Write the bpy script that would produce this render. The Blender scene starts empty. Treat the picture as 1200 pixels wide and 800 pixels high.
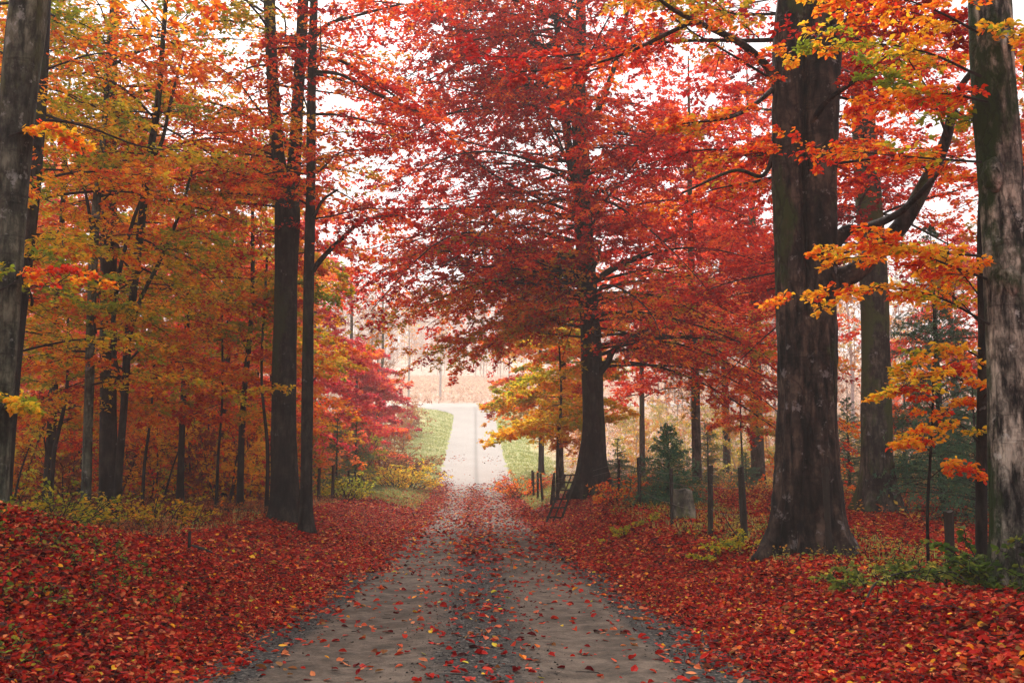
import bpy, math, time
import numpy as np
from mathutils import Vector
T0 = time.time()
rng = np.random.default_rng(11)
PI = math.pi
scene = bpy.context.scene
COL = scene.collection

# ------------------------------------------------------------------ camera geometry
F = 1167.0                      # focal length in pixels of the 1200 px wide frame (35 mm lens)
PITCH = math.atan(135 / F)
CAM = np.array([0.0, 0.0, 1.6])

def pt(px, py, d):
    """world point at depth d (metres ahead) seen in direction (px, py)"""
    u = (px - 600) / F
    v = -(py - 400) / F
    y = math.cos(PITCH) - v * math.sin(PITCH)
    z = math.sin(PITCH) + v * math.cos(PITCH)
    return CAM + np.array([u, y, z]) * (d / y)

# ------------------------------------------------------------------ terrain
_ky = [-60, 0, 7, 12.6, 19, 38, 52, 62, 80, 104, 121, 130, 145, 180, 260, 400, 600, 700]
_kz = [.4, 0, 0, -.18, -.28, -.5, -.5, -.05, 1.6, 4.7, 7.7, 8.4, 10.4, 14.0, 21.8, 38.8, 64, 74]
_yy = np.linspace(-60, 700, 1521)
_zz = np.interp(_yy, _ky, _kz)
_k = np.hanning(11); _k /= _k.sum()
_zz = np.convolve(np.pad(_zz, 5, mode='edge'), _k, mode='valid')
def road_z(y): return np.interp(y, _yy, _zz)
def road_x(y): return np.interp(y, [-60, 0, 7, 12.6, 20, 38, 58, 80, 104, 122, 150], [1.4, -.08, -.28, -.44, -.70, -1.38, -2.15, -3.0, -3.9, -4.6, -5.6])
def smooth(a, b, x):
    t = np.clip((x - a) / (b - a), 0, 1); return t * t * (3 - 2 * t)
_wd = [(rng.uniform(0, 2 * PI), rng.uniform(0, 2 * PI)) for _ in range(14)]
def waves(x, y, scale, seed=0):
    s = 0
    for i in range(7):
        a, p = _wd[(i + seed) % 14]
        f = (1.0 + .37 * i) / scale
        s = s + np.sin((x * math.cos(a) + y * math.sin(a)) * f * 2 * PI + p * (1 + seed)) / (1 + .4 * i)
    return s / 3.2
HW = 2.3
def terrain(x, y):
    x = np.asarray(x, float); y = np.asarray(y, float)
    u = x - road_x(y)
    ampR = np.interp(y, [0, 10, 20, 32, 50, 70, 120], [.45, .5, .58, .92, .5, .15, .1])
    ampL = np.interp(y, [0, 6, 9, 11, 14.5, 22, 40, 60, 90], [.8, 1.15, 1.25, .98, .56, .54, .45, .2, .15])
    r = ampR * smooth(HW - .1, 4.0, u) - .25 * smooth(5.0, 9, u) * smooth(40, 12, y)
    l = ampL * smooth(HW - .1, 4.6, -u) - .7 * smooth(5.6, 9, -u) * smooth(16, 9, y)
    z = road_z(y) + r + l
    off = smooth(HW - .2, HW + 1.2, np.abs(u))
    z = z + off * (.05 * waves(x, y, 2.2) + .025 * waves(x, y, .8, 3))
    far = smooth(8, 40, np.abs(u))
    z = z + far * .7 * waves(x, y, 38, 5)
    cross = smooth(HW + .5, HW - .3, np.abs(u)) * smooth(120, 112, y)
    z = z - .03 * cross
    # flat shelf for the crossing road
    shelf = smooth(116.5, 120, y) * smooth(132, 128.5, y) * smooth(60, 40, np.abs(u))
    z = z * (1 - shelf) + shelf * (road_z(np.full_like(y, 122.)) + .10 * (y - 122))
    return z
def tz(x, y): return float(terrain(x, y))

# ------------------------------------------------------------------ mesh helper
def make_obj(name, verts, faces, mats, parent=None, cols=None, midx=None, smooth_=False, loc=None):
    """verts (N,3); faces: array (M,k) or list of such arrays (one array per block). cols (F,3) per face. midx per face"""
    if not isinstance(faces, list): faces = [faces]
    me = bpy.data.meshes.new(name)
    nf = sum(len(f) for f in faces)
    loops = np.concatenate([f.ravel() for f in faces]).astype(np.int32)
    tot = np.concatenate([np.full(len(f), f.shape[1]) for f in faces]).astype(np.int32)
    start = np.concatenate([[0], np.cumsum(tot)[:-1]]).astype(np.int32)
    me.vertices.add(len(verts)); me.vertices.foreach_set('co', np.asarray(verts, np.float32).ravel())
    me.loops.add(len(loops)); me.loops.foreach_set('vertex_index', loops)
    me.polygons.add(nf); me.polygons.foreach_set('loop_start', start); me.polygons.foreach_set('loop_total', tot)
    if midx is not None: me.polygons.foreach_set('material_index', np.asarray(midx, np.int32))
    me.polygons.foreach_set('use_smooth', np.full(nf, smooth_) if isinstance(smooth_, bool) else smooth_)
    me.update(calc_edges=True)
    if cols is not None:
        a = me.attributes.new('col', 'FLOAT_COLOR', 'FACE')
        c = np.ones((nf, 4), np.float32); c[:, :3] = cols
        a.data.foreach_set('color', c.ravel())
    for m in (mats if isinstance(mats, (list, tuple)) else [mats]): me.materials.append(m)
    o = bpy.data.objects.new(name, me); COL.objects.link(o)
    if parent: o.parent = parent
    if loc is not None: o.location = loc
    return o
def empty(name, loc, label, cat, group=None):
    o = bpy.data.objects.new(name, None); COL.objects.link(o)
    o.location = Vector([float(v) for v in loc]); o['label'] = label; o['category'] = cat
    o.empty_display_size = .2
    if group: o['group'] = group
    return o
def tag(o, label=None, cat=None, kind=None, group=None):
    if label: o['label'] = label
    if cat: o['category'] = cat
    if kind: o['kind'] = kind
    if group: o['group'] = group
    return o

# ------------------------------------------------------------------ materials
def mat(name):
    m = bpy.data.materials.new(name); m.use_nodes = True
    nt = m.node_tree; nt.nodes.clear()
    out = nt.nodes.new('ShaderNodeOutputMaterial')
    return m, nt, out
def N(nt, typ, **kw):
    n = nt.nodes.new(typ)
    for k, v in kw.items():
        if k.startswith('i_'): n.inputs[k[2:].replace('_', ' ')].default_value = v
        else: setattr(n, k, v)
    return n
def noise(nt, vec, scale, detail=4, rough=.55):
    n = N(nt, 'ShaderNodeTexNoise', i_Scale=scale, i_Detail=detail, i_Roughness=rough)
    nt.links.new(vec, n.inputs['Vector']); return n.outputs['Fac']
def ramp(nt, fac, stops):
    r = N(nt, 'ShaderNodeValToRGB'); e = r.color_ramp.elements
    while len(e) < len(stops): e.new(.5)
    for el, (p, c) in zip(e, stops):
        el.position = p; el.color = (*c, 1) if len(c) == 3 else c
    nt.links.new(fac, r.inputs['Fac']); return r.outputs['Color']
def mix(nt, fac, a, b, mode='MIX'):
    m = N(nt, 'ShaderNodeMix', data_type='RGBA', blend_type=mode)
    for s, v in ((0, fac), (6, a), (7, b)):
        if isinstance(v, bpy.types.NodeSocket): nt.links.new(v, m.inputs[s])
        else: m.inputs[s].default_value = v if s == 0 else (*v, 1)
    return m.outputs[2]
def bump(nt, h, strength, dist, prev=None):
    b = N(nt, 'ShaderNodeBump', i_Strength=strength, i_Distance=dist)
    nt.links.new(h, b.inputs['Height'])
    if prev: nt.links.new(prev, b.inputs['Normal'])
    return b.outputs['Normal']

def leaf_mat(name, trans=.45, rough=.55, spec=.10):
    m, nt, out = mat(name)
    at = N(nt, 'ShaderNodeAttribute', attribute_name='col')
    p = N(nt, 'ShaderNodeBsdfPrincipled'); p.inputs['Roughness'].default_value = rough
    p.inputs['Specular IOR Level'].default_value = spec
    nt.links.new(at.outputs['Color'], p.inputs['Base Color'])
    t = N(nt, 'ShaderNodeBsdfTranslucent')
    nt.links.new(at.outputs['Color'], t.inputs['Color'])
    ms = N(nt, 'ShaderNodeMixShader', i_Fac=trans)
    nt.links.new(p.outputs[0], ms.inputs[1]); nt.links.new(t.outputs[0], ms.inputs[2])
    nt.links.new(ms.outputs[0], out.inputs['Surface'])
    return m
LEAF = leaf_mat('leaf', .56)
LITTER = leaf_mat('fallen_leaf', .22, .65, .05)
NEEDLE = leaf_mat('needle', .15)
GRASSM = leaf_mat('grass_blade', .35)

def bark(name, dark, light, moss=.35, lichen=.3, crack=.5, mossc=(.03, .045, .008), vs=1.0):
    m, nt, out = mat(name)
    tc = N(nt, 'ShaderNodeTexCoord')
    mp = N(nt, 'ShaderNodeMapping'); mp.inputs['Scale'].default_value = (1, 1, .22)
    nt.links.new(tc.outputs['Object'], mp.inputs['Vector'])
    oc = tc.outputs['Object']; vc = mp.outputs['Vector']
    a = noise(nt, vc, 14 * vs, 8, .65); b = noise(nt, oc, 1.7, 5, .6); c = noise(nt, oc, 5, 6, .7); d = noise(nt, vc, 45 * vs, 5, .7)
    base = ramp(nt, a, [(.40, dark), (.50, tuple(.45 * u_ + .55 * v_ for u_, v_ in zip(light, dark))), (.60, light)])
    patch = ramp(nt, b, [(.40, (.38, .38, .38)), (.58, (1.3, 1.25, 1.2))])
    base = mix(nt, 1.0, base, patch, 'MULTIPLY')
    mph = N(nt, 'ShaderNodeMapping'); mph.inputs['Scale'].default_value = (.7, .7, 6); nt.links.new(oc, mph.inputs['Vector'])
    hl = ramp(nt, noise(nt, mph.outputs[0], 2.2, 6, .7), [(.36, (.35, .35, .35)), (.43, (1, 1, 1))])
    base = mix(nt, .7, base, hl, 'MULTIPLY')
    blot = ramp(nt, noise(nt, oc, 4.2, 7, .72), [(.42, (.3, .3, .3)), (.52, (1, 1, 1))])
    base = mix(nt, .75, base, blot, 'MULTIPLY')
    li = ramp(nt, c, [(.66 - .12 * lichen, (0, 0, 0)), (.70 - .1 * lichen, (1, 1, 1))])
    li2 = N(nt, 'ShaderNodeMath', operation='MULTIPLY'); nt.links.new(li, li2.inputs[0]); nt.links.new(d, li2.inputs[1])
    base = mix(nt, li2.outputs[0], base, tuple(min(.5, 1.0 * v + .16) for v in light))
    mo = N(nt, 'ShaderNodeTexNoise', i_Scale=1.15, i_Detail=7, i_Roughness=.68)
    mpm = N(nt, 'ShaderNodeMapping'); mpm.inputs['Scale'].default_value = (1, 1, .55); mpm.inputs['Location'].default_value = (3.1, 7, 1)
    nt.links.new(oc, mpm.inputs['Vector']); nt.links.new(mpm.outputs[0], mo.inputs['Vector'])
    mk = ramp(nt, mo.outputs['Fac'], [(.62 - .3 * moss, (0, 0, 0)), (.70 - .3 * moss, (1, 1, 1))])
    base = mix(nt, mk, base, mossc)
    # fissures
    v = N(nt, 'ShaderNodeTexVoronoi', feature='DISTANCE_TO_EDGE', i_Scale=9 * vs)
    mpv = N(nt, 'ShaderNodeMapping'); mpv.inputs['Scale'].default_value = (1, 1, .18)
    wv = N(nt, 'ShaderNodeVectorMath', operation='ADD')
    nz = N(nt, 'ShaderNodeTexNoise', i_Scale=6, i_Detail=4); nt.links.new(oc, nz.inputs['Vector'])
    sc = N(nt, 'ShaderNodeVectorMath', operation='SCALE'); sc.inputs['Scale'].default_value = .22; nt.links.new(nz.outputs['Color'], sc.inputs[0])
    nt.links.new(oc, wv.inputs[0]); nt.links.new(sc.outputs[0], wv.inputs[1]); nt.links.new(wv.outputs[0], mpv.inputs['Vector'])
    nt.links.new(mpv.outputs[0], v.inputs['Vector'])
    fz = ramp(nt, v.outputs['Distance'], [(0, (1 - crack,) * 3), (.09, (1, 1, 1))])
    base = mix(nt, 1.0, base, fz, 'MULTIPLY')
    p = N(nt, 'ShaderNodeBsdfPrincipled'); p.inputs['Roughness'].default_value = .85; p.inputs['Specular IOR Level'].default_value = .2
    nt.links.new(base, p.inputs['Base Color'])
    n1 = bump(nt, a, .9, .02); n2 = bump(nt, fz, crack, .03, n1); n3 = bump(nt, mk, .5, .02, n2)
    nt.links.new(n3, p.inputs['Normal'])
    nt.links.new(p.outputs[0], out.inputs['Surface'])
    return m
B_DARK = bark('bark_dark', (.007, .006, .005), (.036, .031, .023), .40, .2, .25, (.022, .028, .008))
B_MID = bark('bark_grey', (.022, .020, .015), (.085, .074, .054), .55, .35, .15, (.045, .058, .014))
B_OLD = bark('bark_old', (.006, .005, .004), (.085, .058, .042), .26, .5, .5, (.030, .042, .010), .55)
B_PALE = bark('bark_pale', (.012, .011, .009), (.36, .32, .245), .60, .5, .45, (.013, .028, .004))
B_BIRCH = bark('bark_birch', (.018, .022, .014), (.11, .118, .082), .42, .7, .25, (.05, .058, .02))
def plain(name, c, rough=.85):
    m, nt, out = mat(name)
    tc = N(nt, 'ShaderNodeTexCoord')
    a = noise(nt, tc.outputs['Object'], 9, 6, .7)
    col = ramp(nt, a, [(.3, tuple(.55 * v for v in c)), (.7, tuple(1.35 * v for v in c))])
    p = N(nt, 'ShaderNodeBsdfPrincipled'); p.inputs['Roughness'].default_value = rough; p.inputs['Specular IOR Level'].default_value = .2
    nt.links.new(col, p.inputs['Base Color']); nt.links.new(bump(nt, a, .6, .01), p.inputs['Normal'])
    nt.links.new(p.outputs[0], out.inputs['Surface'])
    return m
TWIG = plain('twig_bark', (.02, .016, .013))
TWIGMIST = plain('mist_paled_twig_bark', (.30, .24, .20))  # bark of the distant trees, with the mist's paleness mixed into its colour
WHITEBARK = plain('white_birch_bark', (.55, .52, .48))
WOOD = plain('weathered_wood', (.028, .023, .017))
RUST = plain('wire_steel', (.10, .08, .07), .5)

# ------------------------------------------------------------------ tubes
def tubes(P, R, S):
    """P (B,K,3) centre lines, R (B,K) radii, S sides -> verts, quads"""
    B, K, _ = P.shape
    T = np.gradient(P, axis=1); T /= np.linalg.norm(T, axis=2, keepdims=True) + 1e-9
    up = np.zeros_like(T); up[..., 2] = 1
    par = np.abs(T[..., 2]) > .92
    up[par] = (1, 0, 0)
    A = np.cross(T, up); A /= np.linalg.norm(A, axis=2, keepdims=True) + 1e-9
    C = np.cross(T, A)
    th = np.arange(S) * 2 * PI / S
    V = P[:, :, None, :] + R[:, :, None, None] * (A[:, :, None, :] * np.cos(th)[None, None, :, None] + C[:, :, None, :] * np.sin(th)[None, None, :, None])
    idx = np.arange(B * K * S).reshape(B, K, S)
    a = idx[:, :-1, :]; b = idx[:, 1:, :]
    q = np.stack([a, np.roll(a, -1, 2), np.roll(b, -1, 2), b], -1).reshape(-1, 4)
    return V.reshape(-1, 3), q

def catmull(pts, n):
    """pts (M,C) -> n samples, smooth"""
    pts = np.asarray(pts, float)
    if len(pts) == 2: 
        t = np.linspace(0, 1, n)[:, None]; return pts[0] * (1 - t) + pts[1] * t
    P = np.vstack([2 * pts[0] - pts[1], pts, 2 * pts[-1] - pts[-2]])
    s = np.linspace(0, len(pts) - 1 - 1e-6, n); i = s.astype(int); t = (s - i)[:, None]
    p0, p1, p2, p3 = P[i], P[i + 1], P[i + 2], P[i + 3]
    return .5 * (2 * p1 + (p2 - p0) * t + (2 * p0 - 5 * p1 + 4 * p2 - p3) * t * t + (3 * p1 - 3 * p2 + p3 - p0) * t ** 3)

def trunk_mesh(path, S=24, flare=.9, flare_h=.45, lobes=5, twin=None, rough=.03, seed=0, base_z=None, ridge=0):
    """path (K,4): x,y,z,r. Organic tube with root flare."""
    path = np.asarray(path); K = len(path)
    r0 = path[0, 3]; z0 = path[0, 2] if base_z is None else base_z
    T = np.gradient(path[:, :3], axis=0); T /= np.linalg.norm(T, axis=1, keepdims=True)
    A = np.cross(T, (0, -1, 0)); A /= np.linalg.norm(A, axis=1, keepdims=True); C = np.cross(T, A)
    th = np.arange(S) * 2 * PI / S
    rs = np.random.default_rng(seed + 5)
    ph = rs.uniform(0, 2 * PI, 6)
    V = []
    for i in range(K):
        h = max(0, path[i, 2] - z0)
        r = path[i, 3]
        prof = np.full(S, r)
        if twin:
            hs, sep = twin       # sep(h) offset of the two stems relative to r
            s = sep(h) * r
            R = r * (1 - .32 * min(1, sep(h)))
            prof = np.zeros(S)
            for sg in (-1, 1):
                cx = sg * s; Ri = R * (1.12 if sg > 0 else .95)
                disc = Ri ** 2 - (cx * np.sin(th)) ** 2
                v = np.where(disc > 0, cx * np.cos(th) + np.sqrt(np.maximum(disc, 0)), 0)
                prof = np.maximum(prof, v)
            prof = np.maximum(prof, .3 * r)
        e = math.exp(-h / flare_h)
        lob = np.maximum(0, np.cos(lobes * th + ph[0] + .6 * np.sin(th + ph[1]))) ** 1.3
        prof = prof * (1 + flare * e * (.45 + .75 * lob) + .05 * math.exp(-h / (flare_h * 4)) * lob)
        prof = prof * (1 + rough * (np.sin(3 * th + h * 1.1 + ph[2]) + .8 * np.sin(5 * th - h * .7 + ph[3]) + .7 * np.sin(2 * th + h * 2.3 + ph[4]) + .5 * np.sin(9 * th + h * 3.7 + ph[5])))
        if ridge:
            w1 = 1.3 * math.sin(.8 * h + ph[1]) + .5 * math.sin(2.9 * h + ph[2]); w2 = 1.1 * math.sin(1.1 * h + ph[3]) + .6 * math.sin(3.7 * h + ph[4])
            rd = np.abs(np.sin(6.5 * th * 1.0 + w1 + .5 * np.sin(3 * th + h))) ** .6 * .8 + np.abs(np.sin(11 * th + w2 + .6 * np.sin(2 * th - 1.7 * h))) ** .7 * .6 + .35 * np.sin(19 * th + 7 * h + 2 * np.sin(5 * h)) * np.sin(9.3 * h + 4 * th)
            prof = prof + ridge * (rd - .9) * (1 + .8 * math.exp(-h / 1.2))
        V.append(path[i, :3] + prof[:, None] * (A[i] * np.cos(th)[:, None] + C[i] * np.sin(th)[:, None]))
    V = np.array(V).reshape(-1, 3)
    idx = np.arange(K * S).reshape(K, S); a = idx[:-1]; b = idx[1:]
    q = np.stack([a, np.roll(a, -1, 1), np.roll(b, -1, 1), b], -1).reshape(-1, 4)
    return V, q

# ------------------------------------------------------------------ branching
K1, K2, K3 = 14, 7, 4
def unit(v): return v / (np.linalg.norm(v, axis=-1, keepdims=True) + 1e-9)
def curves(base, az, el, L, droop, K, wob=.06):
    n = len(L); t = np.linspace(0, 1, K)[None, :]
    h = np.stack([np.cos(az), np.sin(az), 0 * az], -1); s = np.stack([-np.sin(az), np.cos(az), 0 * az], -1)
    L = L[:, None]
    lat = L * wob * (rng.normal(size=(n, 1)) * t ** 2 * 2 + rng.normal(size=(n, 1)) * .5 * np.sin(t * 6 + rng.uniform(0, 6, (n, 1))))
    ver = L * (np.sin(el)[:, None] * t - droop[:, None] * t ** 2 + wob * .5 * rng.normal(size=(n, 1)) * np.sin(t * 7 + rng.uniform(0, 6, (n, 1))) * t)
    return base[:, None, :] + h[:, None, :] * (L * np.cos(el)[:, None] * t)[..., None] + s[:, None, :] * lat[..., None] + np.array([0, 0, 1.]) * ver[..., None]
def sample(P, t):
    """P (B,K,3), t (B,n) -> pos, tangent (B,n,3)"""
    B, K, _ = P.shape
    f = np.clip(t, 0, .9999) * (K - 1); i = f.astype(int); w = (f - i)[..., None]
    b = np.arange(B)[:, None]
    p0 = P[b, i]; p1 = P[b, i + 1]
    return p0 * (1 - w) + p1 * w, unit(p1 - p0)
def children(P, L, n, t0, t1, ang, ratio, K, eljit=.15, droop=.1, taper=.6, azj=.25, elmul=.5):
    B = len(P)
    t = np.linspace(t0, t1, n)[None, :] + rng.uniform(-.5, .5, (B, n)) * (t1 - t0) / max(1, n)
    t = np.clip(t, .02, 1)
    pos, tan = sample(P, t)
    sgn = np.where((np.arange(n)[None, :] + rng.integers(0, 2, (B, 1))) % 2 == 0, 1., -1.)
    az = np.arctan2(tan[..., 1], tan[..., 0]) + sgn * (ang + rng.normal(0, azj, (B, n)))
    el = np.arcsin(np.clip(tan[..., 2], -1, 1)) * elmul + rng.normal(0, eljit, (B, n))
    Lc = L[:, None] * ratio * (1 - taper * t) * rng.uniform(.65, 1.3, (B, n))
    C = curves(pos.reshape(-1, 3), az.ravel(), el.ravel(), Lc.ravel(), np.full(B * n, droop) * rng.uniform(.3, 1.6, B * n), K)
    return C, Lc.ravel(), t
def leaf_geo(P, a, n, size, shape='far', wid=.62):
    """P,a,n (M,3), size (M,) -> verts, faces ,faces per leaf"""
    s = unit(np.cross(a, n)); n = np.cross(s, a); sz = size[:, None]; M = len(P)
    if shape == 'far':
        V = np.stack([P, P + a * sz * .45 + s * sz * wid * .5 + n * sz * .12, P + a * sz, P + a * sz * .45 - s * sz * wid * .5 + n * sz * .12], 1)
        return V.reshape(-1, 3), np.arange(M * 4).reshape(M, 4), 1
    if shape == 'needle':
        V = np.stack([P, P + a * sz * .5 + s * sz * wid, P + a * sz, P + a * sz * .5 - s * sz * wid], 1)
        return V.reshape(-1, 3), np.arange(M * 4).reshape(M, 4), 1
    w = sz * wid * .5; up = n * sz * (.14 + .12 * rng.normal(size=(M, 1)))
    cu = n * sz * rng.normal(0, .14, (M, 1))
    V = np.stack([P, P + a * sz * .22 + s * w * .8 + up * .8, P + a * sz * .55 + s * w + up + cu * .3, P + a * sz * .85 + s * w * .45 + up * .5 + cu * .7, P + a * sz + cu,
                  P + a * sz * .85 - s * w * .45 + up * .5 + cu * .7, P + a * sz * .55 - s * w + up + cu * .3, P + a * sz * .22 - s * w * .8 + up * .8,
                  P + a * sz * .55 + cu * .3], 1)
    b = np.arange(M)[:, None] * 9
    q = np.concatenate([b + np.array([[0, 1, 2, 8]]), b + np.array([[8, 2, 3, 4]]), b + np.array([[8, 4, 5, 6]]), b + np.array([[0, 8, 6, 7]])], 1).reshape(-1, 4)
    return V.reshape(-1, 3), q, 4

PAL = {k: np.array(v, float) for k, v in dict(
    crimson=[(.20, .005, .010), (.36, .008, .010), (.54, .014, .010), (.70, .04, .012), (.80, .11, .016)],
    red=[(.26, .005, .009), (.48, .009, .009), (.66, .022, .010), (.78, .07, .012), (.84, .18, .018)],
    redorange=[(.34, .009, .010), (.60, .03, .012), (.78, .09, .014), (.82, .22, .018), (.62, .27, .02), (.34, .24, .02)],
    orange=[(.42, .03, .012), (.66, .10, .014), (.80, .20, .016), (.86, .32, .022), (.66, .38, .03), (.30, .28, .025)],
    olive=[(.58, .08, .014), (.76, .22, .016), (.74, .36, .02), (.56, .36, .02), (.34, .30, .02), (.18, .21, .018)],
    fore=[(.60, .03, .012), (.82, .12, .012), (.90, .26, .016), (.92, .36, .02), (.92, .46, .025), (.62, .42, .03), (.24, .27, .02)],
    yellow=[(.70, .20, .015), (.86, .38, .02), (.82, .50, .04), (.52, .44, .04), (.3, .34, .03)],
    magenta=[(.34, .014, .04), (.54, .022, .06), (.70, .04, .07), (.80, .11, .06), (.84, .22, .05)],
    russet=[(.20, .05, .025), (.32, .09, .03), (.42, .15, .04), (.48, .23, .07)],
    litter=[(.035, .002, .003), (.15, .004, .005), (.32, .008, .007), (.47, .018, .010), (.62, .060, .020), (.70, .22, .08)],
    green=[(.03, .06, .012), (.06, .11, .018), (.10, .15, .02), (.20, .22, .03), (.34, .30, .03)],
    spruce=[(.022, .085, .05), (.04, .13, .07), (.065, .17, .08), (.12, .22, .07)],
    misted_drygrass=[(.40, .24, .17), (.54, .35, .25), (.64, .45, .32), (.70, .54, .38)],  # dry grass lightened so the far bank carries the paleness of mist
    grass=[(.17, .23, .07), (.27, .33, .09), (.40, .42, .12), (.52, .47, .16), (.55, .36, .13)],
    brush=[(.30, .06, .03), (.5, .12, .03), (.62, .25, .04), (.62, .42, .06), (.35, .33, .05), (.2, .24, .04)],
).items()}
def palette(name, h):
    p = PAL[name]; x = np.clip(h, 0, 1) * (len(p) - 1)
    c = np.stack([np.interp(x, np.arange(len(p)), p[:, k]) for k in range(3)], -1)
    if name in ('crimson', 'red', 'redorange', 'orange', 'olive', 'yellow', 'magenta', 'fore'): c = np.minimum(c * (1.12, 1.3, 1.1), .92)
    return c * rng.uniform(.8, 1.15, (len(h), 1))

class Crown:
    def __init__(s): s.V = []; s.Fq = []; s.C = []; s.M = []; s.n = 0
    def add(s, V, q, col, mi):
        s.V.append(V); s.Fq.append(q + s.n); s.n += len(V)
        s.C.append(col if getattr(col, 'ndim', 0) == 2 else np.tile(col, (len(q), 1))); s.M.append(np.full(len(q), mi))
    def build(s, name, parent, wood=TWIG, leafm=None, loc=None):
        V = np.concatenate(s.V)
        if loc is not None: V = V - np.asarray(loc)
        return make_obj(name, V, np.concatenate(s.Fq), [wood, leafm or LEAF], parent, np.concatenate(s.C), np.concatenate(s.M))

def foliage(cr, P1, L1, r1, n2=12, n3=6, m=10, size=.09, pal='red', shape='far', ratio2=.42, ratio3=.4, t2=.15, hue=None, hspread=(.55, .38, .36), hmean=.5,
            ndroop=.12, tilt=.55, wood=True, twigs=True, sides=(6, 4, 3), ang2=.95, ang3=.85, wid=.62, keep=None, taper2=.6, eljit2=.27):
    """primaries P1 (B,K1,3) with lengths L1 and base radii r1 -> secondaries, twigs, leaves"""
    B = len(P1)
    w0 = np.array([.5, .5, .5]); m = int(round(m * 1.5)); size = size * 1.12
    if wood:
        t = np.linspace(0, 1, K1)[None, :]
        V, q = tubes(P1, r1[:, None] * (1 - .85 * t) , sides[0]); cr.add(V, q, w0, 0)
    P2, L2, tt = children(P1, L1, n2, t2, 1.0, ang2, ratio2, K2, eljit=eljit2, droop=ndroop, taper=taper2)
    if wood:
        r2 = np.maximum(.35 * (r1[:, None] * (1 - .8 * tt)).ravel(), .004)
        t = np.linspace(0, 1, K2)[None, :]
        V, q = tubes(P2, r2[:, None] * (1 - .8 * t), sides[1]); cr.add(V, q, w0, 0)
    P3, L3, _ = children(P2, L2, n3, .12, 1.0, ang3, ratio3, K3, eljit=.2, droop=ndroop, taper=.45)
    if wood and twigs:
        V, q = tubes(P3, np.full((len(P3), K3), .0035) * np.linspace(1, .5, K3)[None, :] * (1 + 6 * size), sides[2]); cr.add(V, q, w0, 0)
    # leaves
    t = rng.uniform(.1, 1.05, (len(P3), m)); pos, tan = sample(P3, t)
    az = np.arctan2(tan[..., 1], tan[..., 0]) + rng.choice([-1, 1], t.shape) * rng.uniform(.3, 1.2, t.shape)
    el = rng.normal(-.15, .35, t.shape)
    a = np.stack([np.cos(az) * np.cos(el), np.sin(az) * np.cos(el), np.sin(el)], -1).reshape(-1, 3)
    nn = unit(np.array([0, 0, 1.]) + rng.normal(0, tilt, a.shape))
    Pp = pos.reshape(-1, 3) + rng.normal(0, size * .25, a.shape)
    h1 = np.repeat(rng.normal(0, 1, B) if hue is None else hue, n2 * n3 * m)
    h2 = np.repeat(rng.normal(0, 1, B * n2), n3 * m); h3 = rng.normal(0, 1, len(a))
    h = hmean + .5 * (hspread[0] * h1 + hspread[1] * h2 + hspread[2] * h3)
    sz = size * rng.uniform(.65, 1.25, len(a))
    if keep is not None:
        k = keep(Pp); Pp, a, nn, h, sz = Pp[k], a[k], nn[k], h[k], sz[k]
    V, q, fp = leaf_geo(Pp, a, nn, sz, shape, wid)
    c = palette(pal, h)
    cr.add(V, q, np.repeat(c, fp, 0), 1)
    return len(a)

def trunk_path(pix, d, top=None, dz=.18, n=None):
    """pix [(px,py,w)], first = base. snaps the base to the ground; returns (K,4) path"""
    pts = []
    for p in pix:
        dd = d if len(p) < 4 else p[3]
        q = pt(p[0], p[1], dd); pts.append([*q, p[2] / F * dd / 2])
    b = pts[0]
    b[2] = tz(b[0], b[1]) - .12
    if top:                                   # extend along the last direction up to height `top`
        e = np.array(pts[-1]); f = np.array(pts[-2]); k = (e[:3] - f[:3]) / (e[2] - f[2])
        H = top - e[2]
        pts.append([e[0] + k[0] * H * .5, e[1] + k[1] * H * .5, e[2] + H * .5, e[3] * .62])
        pts.append([e[0] + k[0] * H, e[1] + k[1] * H, top, .03])
    pts = np.array(pts)
    Ltot = np.linalg.norm(np.diff(pts[:, :3], axis=0), axis=1).sum()
    # resample by arc
    s = np.concatenate([[0], np.cumsum(np.linalg.norm(np.diff(pts[:, :3], axis=0), axis=1))])
    dense = catmull(pts, 200)
    sd = np.concatenate([[0], np.cumsum(np.linalg.norm(np.diff(dense[:, :3], axis=0), axis=1))])
    n = n or int(max(12, min(90, Ltot / dz)))
    w = np.linspace(0, 1, n) ** 1.35 * sd[-1]
    return np.stack([np.interp(w, sd, dense[:, k]) for k in range(4)], 1)
def path_at(path, z):
    return np.stack([np.interp(z, path[:, 2], path[:, k]) for k in range(4)], -1)
def primaries(path, n, zlo, zhi, L, az=None, azs=None, el=.25, els=.15, droop=.2, rr=.32, Lpow=None):
    z = np.sort(rng.uniform(zlo, zhi, n))
    p = path_at(path, z)
    k = (z < 2.0 + .47 * p[:, 1].mean()) | (rng.random(n) < .38)        # boughs above the view thinned out to let more light down
    z, p = z[k], p[k]; n = len(z)
    if az is None: a = np.arange(n) * 2.39996 + rng.normal(0, .5, n)
    else: a = az + rng.normal(0, azs, n)
    f = (z - zlo) / max(.01, zhi - zlo)
    Ls = (L[0] + (L[1] - L[0]) * f) * rng.uniform(.7, 1.2, n)
    e = el + rng.normal(0, els, n)
    P = curves(p[:, :3], a, e, Ls, np.full(n, droop) * rng.uniform(.5, 1.5, n), K1, .085)
    r = np.minimum(p[:, 3] * rr * rng.uniform(.6, 1.2, n), .012 + .006 * Ls)
    return P, Ls, r
def limb(pixd, n=K1):
    """explicit limb: [(px,py,depth)] -> (K,3)"""
    pts = np.array([pt(a, b, c) for a, b, c in pixd])
    return catmull(pts, n)
def arclen(P): return np.linalg.norm(np.diff(P, axis=0), axis=1).sum()

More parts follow.
